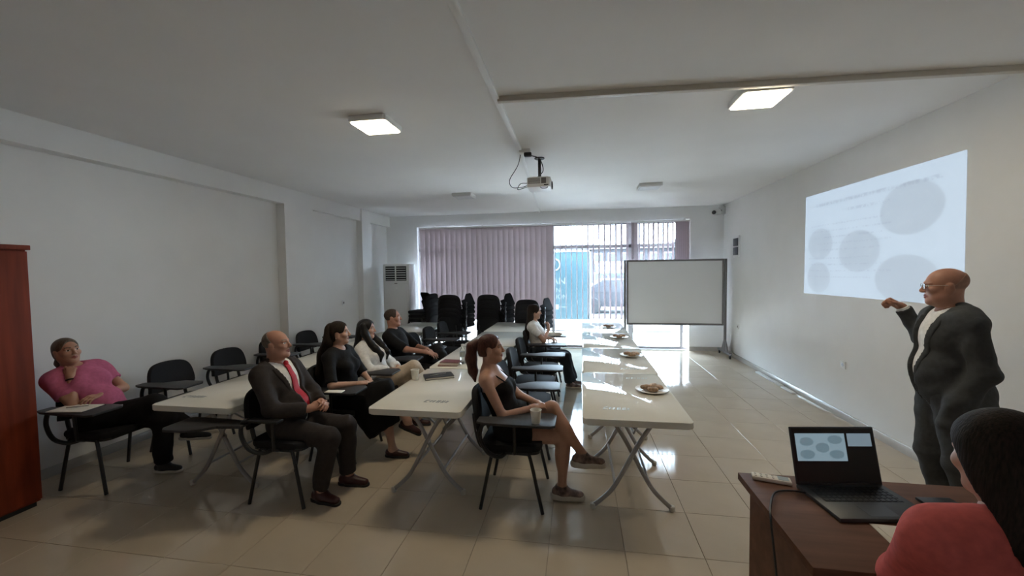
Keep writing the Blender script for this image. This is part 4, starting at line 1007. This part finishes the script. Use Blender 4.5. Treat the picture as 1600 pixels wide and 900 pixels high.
    def shoes(s, m, sole='sole_dark', g=.008, chunky=0.0, low=False, label=None):
        for sd in 'RL':
            T = s.legs[sd][4]
            pr = [C_((0, -.040, -.048), (0, .02, -.047), .036 + g, .037 + g, k=.03), C_((0, .02, -.047), (-.004, .150, -.062), .037 + g, .027 + g, (0, 0, 1), .85, k=.03)]
            if not low: pr.append(C_((0, -.004, .0), (0, .01, -.04), .038 + g, .036 + g, k=.02))
            bot = -.084 - chunky * .2
            cut = lambda X, Y, Z, T=T: np.maximum(bot - T.inv(X, Y, Z)[2], T.inv(X, Y, Z)[2] - (.018 if not low else -.018)) * T.s
            o = s.add('shoe', [p.moved(T) for p in pr], m, .006, .03, cuts=[cut], label=label)
            ps = [C_((0, -.045, -.080), (0, .02, -.080), .037 + g + chunky * .3, .036 + g + chunky * .3, k=.02), C_((0, .02, -.080), (-.004, .155, -.080), .037 + g + chunky * .3, .030 + g, k=.02)]
            cut2 = lambda X, Y, Z, T=T: np.maximum(bot - .012 - T.inv(X, Y, Z)[2], T.inv(X, Y, Z)[2] - (bot + .012 + chunky)) * T.s
            if o: s.add('sole', [p.moved(T) for p in ps], sole, .006, .02, cuts=[cut2], parent=o)
    def hair(s, m, cap=.010, line=((0, .080, .078), (0, .74, -.67)), extra=(), subs=(), cap_k=.03, low=-.075, h=.0055, label=None, cuts=(), one=False, back=True):
        T = s.TH; pr = [E_((0, -.014, .038), (.074 + cap, .095 + cap, .080 + cap)), E_((0, -.040, -.020), (.066 + cap, .068 + cap, .075 + cap), k=.03)]
        if not back: pr = [E_((0, -.012, .036), (.073 + cap, .094 + cap, .079 + cap)), E_((0, .010, -.018), (.064 + cap, .074 + cap, .088 + cap), k=.03)]
        p0, n0 = V3(line[0]), nrm(V3(line[1]))
        def face(X, Y, Z):
            x, y, z = T.inv(X, Y, Z); return ((x - p0[0]) * n0[0] + (y - p0[1]) * n0[1] + (z - p0[2]) * n0[2]) * T.s
        def lowc(X, Y, Z): return (low - T.inv(X, Y, Z)[2]) * T.s
        if one: cap_pr = [p.moved(T) for p in pr] + list(extra); extra = ()
        else: cap_pr = [p.moved(T) for p in pr]
        if one:
            q0 = lowc; low2 = lambda X, Y, Z: -1 + 0 * X
        v, f = solid(cap_pr, h, cap_k, cuts=[face, low2 if one else lowc] + list(cuts), subs=[p.moved(T) for p in subs])
        parts = [(v, f)]
        if len(extra): parts.append(solid(list(extra), h * 1.25, .03))
        o = link('hair', mesh_np('hair', parts, [m]), None, s.e)
        if label: o['label'] = label
        return o

def chain(pts, rs, n=None, q=1.0, k=.03): return [C_(a, b, ra, rb, n, q, k) for a, b, ra, rb in zip(pts, pts[1:], rs, rs[1:])]

NOL = ((0, .2, 0), (0, 1, 0))
OVAL = [E_((0, .083, -.034), (.066, .078, .118), k=.012)]
EARS = [E_((q * .080, -.006, -.014), (.022, .026, .034), k=.01) for q in (-1, 1)] + [E_((q * .070, .040, -.060), (.030, .050, .060), k=.02) for q in (-1, 1)]
def collar(p, m, parent, r=.062):
    pr = []
    for q in (-1, 1):
        a = [p.neck + (p.x * q * .0 + p.f * -.055 + p.u * .028) * p.h, p.neck + (p.x * q * .056 + p.f * -.010 + p.u * .018) * p.h, p.neck + (p.x * q * .044 + p.f * .050 + p.u * -.012) * p.h, p.neck + (p.x * q * .020 + p.f * .078 + p.u * -.036) * p.h]
        pr += chain(a, [.017, .017, .016, .010], k=.012)
    return p.add('collar', pr, m, .005, .012, parent=parent)
def watch(p, sd, m='silver', parent=None):
    S, el, w, _ = p.arms[sd]; d = nrm(w - el); c = w - d * .02
    return p.add('bracelet', [C_(c - d * .006, c + d * .006, .0315 * p.h, k=.004)], m, .003, cuts=[lambda X, Y, Z: np.abs((X - c[0]) * d[0] + (Y - c[1]) * d[1] + (Z - c[2]) * d[2]) - .006])

# --- man in a suit with a red tie
p = Person('bald man in a dark suit and red tie sitting with clasped hands', (-2.22, 2.80, 0), FX, 'skin_a', 'hair_grey', h=.955, lean=12, pelvis=(0, -.03, .53), belly=.6, sh=.19, bulk=1.08, jowl=1, neck_r=.060,
           head=(12, 6, 0), fwd=.035,
           R=dict(w=(.075, .195, .675), pole=(.8, -.5, -.4), fy=(-.62, .62, .10), fz=(.55, .45, .55), curl=(22, 35, 25), thumb=.7),
           L=dict(w=(-.070, .200, .680), pole=(-.8, -.5, -.4), fy=(.55, .72, .12), fz=(-.45, .40, .65), curl=(28, 38, 25), thumb=.7),
           legR=dict(a=(.13, .31, .088), toe=(.22, 1, 0)), legL=dict(a=(-.12, .38, .088), toe=(.02, 1, 0)))
sh = p.top('shirt', 'shirt_white', .012, 0, .060, 0, fwd=.012); collar(p, 'shirt_white', sh)
p.jacket('suit_brown', btn=.07, top_w=.098); p.tie('tie_red', [q.grown(.012) for q in p.torso], 0, u1=.09)
p.trousers('suit_brown'); p.shoes('shoe_maroon', low=False, g=.006)
p.hair('hair_grey', .0035, back=False, line=((0, -.022, .060), (0, .86, .50)), low=-.075)
# --- woman in black
p = Person('woman in a black dress with long dark hair resting folded hands in her lap', (-2.20, 3.48, 0), FX, 'skin_b', 'hair_dark', h=.935, fem=True, lean=10, pelvis=(0, .03, .525), head=(22, 2, 0), fwd=.035,
           R=dict(w=(.115, .215, .690), pole=(.9, -.3, -.4), fy=(-.75, .62, -.05), fz=(.3, .2, .9), curl=(25, 35, 25)),
           L=dict(w=(-.06, .225, .675), pole=(-.8, -.4, -.4), fy=(.72, .65, .05), fz=(-.2, .3, .9), curl=(30, 35, 25)),
           legR=dict(a=(.06, .50, .086), toe=(.0, 1, 0)), legL=dict(a=(.02, .64, .33), pole=(.3, .5, 1), toe=(.1, 1, -.35)))
p.top('dress_top', 'cloth_black', .013, .95, .072, -.02, fwd=.045)
kR, kL = p.legs['R'][1], p.legs['L'][1]; aR = p.legs['R'][2]; km = (kR + kL) / 2
p.add('skirt', [p.torso[0].grown(.016), C_(p.legs['R'][0], kR, .120, .105), C_(p.legs['L'][0], kL, .120, .105), C_(km + V3(0, -.02, -.01), km + V3(.0, .015, -.25), .095, .125, k=.08, flat=True), C_(kR + V3(0, -.25, -.02), kR + V3(.02, -.06, -.24), .09, .09, k=.1, flat=True)], 'cloth_black', .010, .07, cuts=[lambda X, Y, Z: (p.tor(X, Y, Z)[2] - .12)])
p.shoes('shoe_maroon', low=True, g=.004, label='dark maroon strapped heel')
nb = p.neck
hb = [p.TH.p((0, -.085, .03)), p.TH.p((.01, -.095, -.07)), nb + V3(.03, -.115, -.06), nb + V3(.05, -.135, -.22), nb + V3(.05, -.14, -.38)]
p.hair('hair_dark', .013, line=NOL, subs=OVAL + EARS, low=-.10, extra=chain(hb, [.075, .078, .085, .075, .045], (0, 1, 0), .55))
# --- woman in white blouse
p = Person('woman in a white blouse and beige trousers with long black hair, hands folded', (-2.22, 4.12, 0), FX, 'skin_b', 'hair_black', h=.915, fem=True, lean=22, pelvis=(0, .07, .505), head=(12, 0, 0), fwd=.04,
           R=dict(w=(.10, .235, .655), pole=(.9, -.3, -.4), fy=(-.72, .66, -.05), fz=(.3, .2, .9)), L=dict(w=(-.05, .245, .65), pole=(-.8, -.4, -.4), fy=(.75, .6, .0), fz=(-.2, .3, .9)),
           legL=dict(a=(-.06, .44, .086)), legR=dict(a=(-.14, .62, .34), pole=(-.2, .5, 1), toe=(-.1, 1, -.35)))
sh = p.top('blouse', 'shirt_white', .017, 1.88, .066, -.05, fwd=.04); collar(p, 'shirt_white', sh)
p.trousers('cloth_beige', .020, .01); p.shoes('shoe_maroon', low=True, g=.004)
nb = p.neck; ex = []; cp = [q.grown(.017) for q in p.torso]
for q in (-1, 1):
    ex += chain([p.TH.p((q * .060, -.02, .05)), p.TH.p((q * .080, .004, -.05)), p.at(q * .085, p.front(cp, q * .08, .44) + .015, .455)] + [p.at(q * x, p.front(cp, q * x, u) + .012, u) for x, u in ((.085, .38), (.078, .30), (.075, .22))], [.040, .038, .036, .034, .028, .010], k=.03)
ex += chain([p.TH.p((0, -.07, 0)), nb + V3(0, -.08, -.05), nb + V3(0, -.12, -.2)], [.075, .075, .04], (0, 1, 0), .6)
p.hair('hair_black', .015, line=NOL, subs=OVAL, low=-.10, extra=ex)
# --- man in black
p = Person('man with cropped hair in a black shirt sitting with one leg crossed', (-2.22, 4.76, 0), FX, 'skin_a', 'hair_dark', h=.965, lean=19, pelvis=(0, .06, .52), head=(20, 3, 0), sh=.185, fwd=.03,
           R=dict(w=(.11, .37, .725), pole=(.8, -.4, -.5), fy=(-.15, .95, -.25), fz=(.3, .1, .9), curl=(18, 22, 15), spread=.3), L=dict(w=(-.10, .30, .72), pole=(-.8, -.5, -.4), fy=(.5, .8, -.1), fz=(-.2, .2, .9)),
           legR=dict(a=(.10, .52, .088)), legL=dict(a=(.03, .60, .60), pole=(-1, .3, .55), toe=(.75, .55, .10), sup=(-.2, .3, .9)))
p.top('shirt', 'cloth_black', .015, .98, .062, -.05, fwd=.03); p.trousers('cloth_black', .018); p.shoes('shoe_black', g=.007)
p.hair('hair_crop', .0035, back=False, line=NOL, subs=[E_((0, .083, -.020), (.068, .080, .122), k=.01)] + EARS, low=-.055)
# --- woman with ponytail
p = Person('woman with an auburn ponytail in a black dress, legs crossed, in patterned sneakers', (-.57, 2.98, 0), FX, 'skin_c', 'hair_red', h=.935, fem=True, lean=19, sh=.185, bulk=1.06, head=(4, 3, 0), fwd=.045, pelvis=(0, .05, .52),
           R=dict(w=(.125, .245, .715), pole=(.5, -.7, -.6), fy=(-.35, .9, .10), fz=(.3, .1, .9), curl=(35, 45, 30)), L=dict(w=(-.02, .26, .70), pole=(-.8, -.4, -.4), fy=(.6, .75, .05), fz=(-.2, .3, .9), curl=(30, 40, 25)),
           legR=dict(a=(.03, .44, .094), toe=(.05, 1, 0)), legL=dict(a=(.085, .59, .375), pole=(.35, .4, 1), toe=(.05, 1, .02)))
dr = p.add('dress', [q.grown(.009) for q in p.torso[:3] + p.torso[4:6]] + [C_(p.legs[s_][0], p.legs[s_][0] + (p.legs[s_][1] - p.legs[s_][0]) * .42, .108, .100, flat=True) for s_ in 'RL'], 'cloth_black', .009, .04,
           cuts=[lambda X, Y, Z: (p.tor(X, Y, Z)[2] - (.360 + .35 * np.clip(p.tor(X, Y, Z)[1] - .02, -.05, .05))) * p.h])
for q in (-1, 1):
    a = [p.at(q * .085, p.front(p.torso, q * .085, .34) + .004, .34), p.at(q * .095, .062, .43), p.at(q * .10, .0, .492), p.at(q * .095, -.075, .44), p.at(q * .09, -.105, .35)]
    o = MB().tube(bez(a, 5), .0055, 6).obj('strap', 'cloth_black', p.e); o.parent = dr
p.shoes('sneaker', 'sole_white', .012, chunky=.026)
ex = [E_(p.TH.p((0, -.118, .045)), V3(.034, .030, .034), k=.02)] + chain([p.TH.p((0, -.120, .05)), p.TH.p((0, -.165, .02)), p.TH.p((.005, -.178, -.08)), p.TH.p((.01, -.168, -.19)), p.TH.p((.01, -.155, -.28))], [.026, .040, .044, .036, .008], k=.02)
p.hair('hair_red', .009, line=NOL, subs=OVAL + EARS, low=-.060, extra=ex)
# --- woman in white t-shirt at the back
p = Person('woman in a white t-shirt with long dark hair resting her chin on her hand', (-.56, 5.86, 0), FX, 'skin_b', 'hair_dark', h=.90, fem=True, lean=8, pelvis=(0, -.03, .51), head=(6, -4, 0), fwd=.045,
           R=dict(w=(.040, .130, .845), pole=(.7, .3, -1), fy=(-.15, .1, 1), fz=(.2, .9, -.1), curl=(40, 60, 40)), L=dict(w=(.08, .20, .72), pole=(-.8, -.4, -.4), fy=(.9, .4, .1), fz=(-.2, .3, .9)),
           legR=dict(a=(.06, .44, .086)), legL=dict(a=(-.10, .47, .086)))
p.top('t_shirt', 'shirt_white', .014, .62, .066, -.06, fwd=.04); p.trousers('cloth_navy', .022, .02); p.shoes('sneaker', 'sole_white', .008, chunky=.010)
nb = p.neck; ex = chain([p.TH.p((0, -.08, .03)), p.TH.p((.03, -.07, -.07)), nb + V3(.06, -.05, -.06), nb + V3(.07, -.09, -.22), nb + V3(.06, -.12, -.34)], [.075, .070, .070, .060, .02], (0, 1, 0), .7)
p.hair('hair_dark', .014, line=NOL, subs=OVAL, low=-.10, extra=ex)
# --- woman in pink
p = Person('woman in a pink top slouching with chin on her fist and legs crossed', (-3.97, 2.72, 0), FX, 'skin_c', 'hair_ash', h=.95, fem=True, lean=27, side=7, pelvis=(0, .06, .535), bulk=1.12, belly=.5, head=(-6, 8, 4), fwd=.05, headoff=(.03, 0, -.02),
           R=dict(w=(.150, -.035, .895), pole=(.5, -.1, -1), fy=(-.25, -.25, .95), fz=(.5, .7, .1), curl=(75, 80, 50), thumb=.3), L=dict(w=(.06, .12, .735), pole=(-.8, .2, -.5), fy=(.95, .15, .0), fz=(-.1, .3, .9)),
           legL=dict(a=(-.16, .42, .088), toe=(-.1, 1, 0)), legR=dict(a=(-.33, .52, .31), pole=(.1, .5, 1), toe=(-.55, .8, -.15)))
p.top('t_shirt', 'cloth_pink', .017, .62, .072, -.10, fwd=.05); p.trousers('cloth_black', .018, .005); p.shoes('shoe_black', 'sole_white', .007, chunky=.004); watch(p, 'R', 'hair_dark'); watch(p, 'L')
p.hair('hair_ash', .007, line=NOL, subs=OVAL + EARS, low=-.06, extra=[E_(p.TH.p((0, -.115, -.02)), V3(.028, .028, .03), k=.02)] + chain([p.TH.p((0, -.118, -.03)), p.TH.p((.005, -.135, -.10)), p.TH.p((.01, -.125, -.17))], [.024, .026, .010], k=.02))
# --- standing speaker
p = Person('bald standing man in a grey suit and glasses, raising one fist at the slide', (2.30, 2.92, 0), PI / 2 - .22, 'skin_a', 'hair_rim', h=.985, lean=-2, belly=.22, sh=.195, bulk=1.14, jowl=1, neck_r=.060, pelvis=(0, 0, .925), head=(-14, -2, 0), fwd=.035,
           R=dict(w=(.42, .075, 1.405), pole=(1, -.1, -.5), fy=(.1, .8, .45), fz=(.5, .1, .85), curl=(70, 85, 60), thumb=.2), L=dict(w=(-.205, .06, .855), pole=(-.5, -1, 0), fy=(.30, .10, -.95), fz=(-.9, .3, 0), curl=(80, 90, 60), thumb=.1),
           legR=dict(a=(.11, -.08, .088), pole=(0, 1, 0)), legL=dict(a=(-.11, -.13, .088), pole=(0, 1, 0)))
sh = p.top('shirt', 'shirt_white', .012, 0, .060, -.02, fwd=.012); collar(p, 'shirt_white', sh)
w_ = p.arms['L'][2]; p.jacket('suit_grey', .030, btn=-.03, top_w=.080, hem=-.19, open_w=.16, extra=[C_(p.at(-.06, -.03, .05), p.at(-.075, -.05, -.20), .135, .175, p.f, .85, k=.06), C_(p.at(.06, -.03, .05), p.at(.075, -.05, -.20), .135, .175, p.f, .85, k=.06), C_(w_ + V3(0, 0, .04), w_ + V3(.03, .01, -.10), .054, .066, k=.05)])
p.trousers('suit_grey', .022, .02, .99, .11); p.shoes('shoe_black', g=.006)
for sd in 'RL':
    S, el, w, _ = p.arms[sd]; d = nrm(w - el); p.add('shirt_cuff', [C_(w - d * .05, w - d * .004, .040, .040, flat=True)], 'shirt_white', .005)
p.hair('hair_rim', .003, back=False, line=((0, -.040, .020), (0, .80, .60)), low=-.070)
g0 = MB()
for q in (-1, 1):
    g0.tube([p.TH.p((q * .032 + .024 * math.cos(a), .100, .004 + .018 * math.sin(a))) for a in [k * PI / 10 for k in range(21)]], .0016, 6, False)
    g0.tube([p.TH.p((q * .056, .098, .008)), p.TH.p((q * .075, .06, .010)), p.TH.p((q * .080, -.005, .008))], .0016, 6)
g0.tube([p.TH.p((-.009, .101, .008)), p.TH.p((0, .105, .010)), p.TH.p((.009, .101, .008))], .0016, 6)
go = g0.obj('glasses', 'silver', p.e)
for q in (-1, 1):
    lm = MB(); lm.prism([(.023 * math.cos(a), .017 * math.sin(a)) for a in [k * PI / 9 for k in range(18)]], -.0006, .0006)
    me = lm.mesh('lens'); A = p.TH.A; mt = Matrix(((A[0, 0], A[0, 2], A[0, 1], 0), (A[1, 0], A[1, 2], A[1, 1], 0), (A[2, 0], A[2, 2], A[2, 1], 0), (0, 0, 0, 1))); me.transform(mt)
    c = p.TH.p((q * .032, .100, .004)); me.transform(Matrix.Translation(c)); link('lens', me, 'glass', p.e).parent = go
# --- woman in coral in the foreground
p = Person('woman with long dark hair in a coral blouse seen from behind at the desk', (1.085, 1.175, 0), -.05, 'skin_b', 'hair_dark', h=.97, fem=True, lean=-8, pelvis=(0, -.04, .56), head=(8, -6, 0), fwd=.04,
           R=dict(w=(.12, .36, .80), pole=(.8, -.1, -.5), fy=(-.3, .9, 0)), L=dict(w=(.03, .34, .80), pole=(-.55, -.35, -.7), fy=(.8, .6, 0)),
           legR=dict(a=(.12, .40, .086)), legL=dict(a=(-.12, .40, .086)))
p.top('blouse', 'cloth_coral', .026, 1.55, .070, -.06, fwd=.03); p.trousers('cloth_black', .018); p.shoes('shoe_black', g=.006)
nb = p.neck; ex = chain([p.TH.p((0, -.02, .045)), p.TH.p((0, -.035, -.05)), nb + V3(.02, -.07, -.04), nb + V3(.05, -.115, -.20), nb + V3(.05, -.13, -.40)], [.094, .096, .098, .090, .05], (0, 1, 0), .86)
p.hair('hair_dark', .020, line=((0, .056, .080), (0, .84, -.54)), low=-.11, extra=ex, one=True)
oc = copy_tree(chair0); oc.location = (1.09, 1.12, 0); oc.rotation_euler = (0, 0, -.05); tag(oc, 'black chair under the woman in the coral blouse at the desk', 'chair', G1)
for ch in list(oc.children):
    if ch.name.split('.')[0] in ('tablet', 'arm_tube', 'arm_post', 'hinge_bracket'): bpy.data.objects.remove(ch)
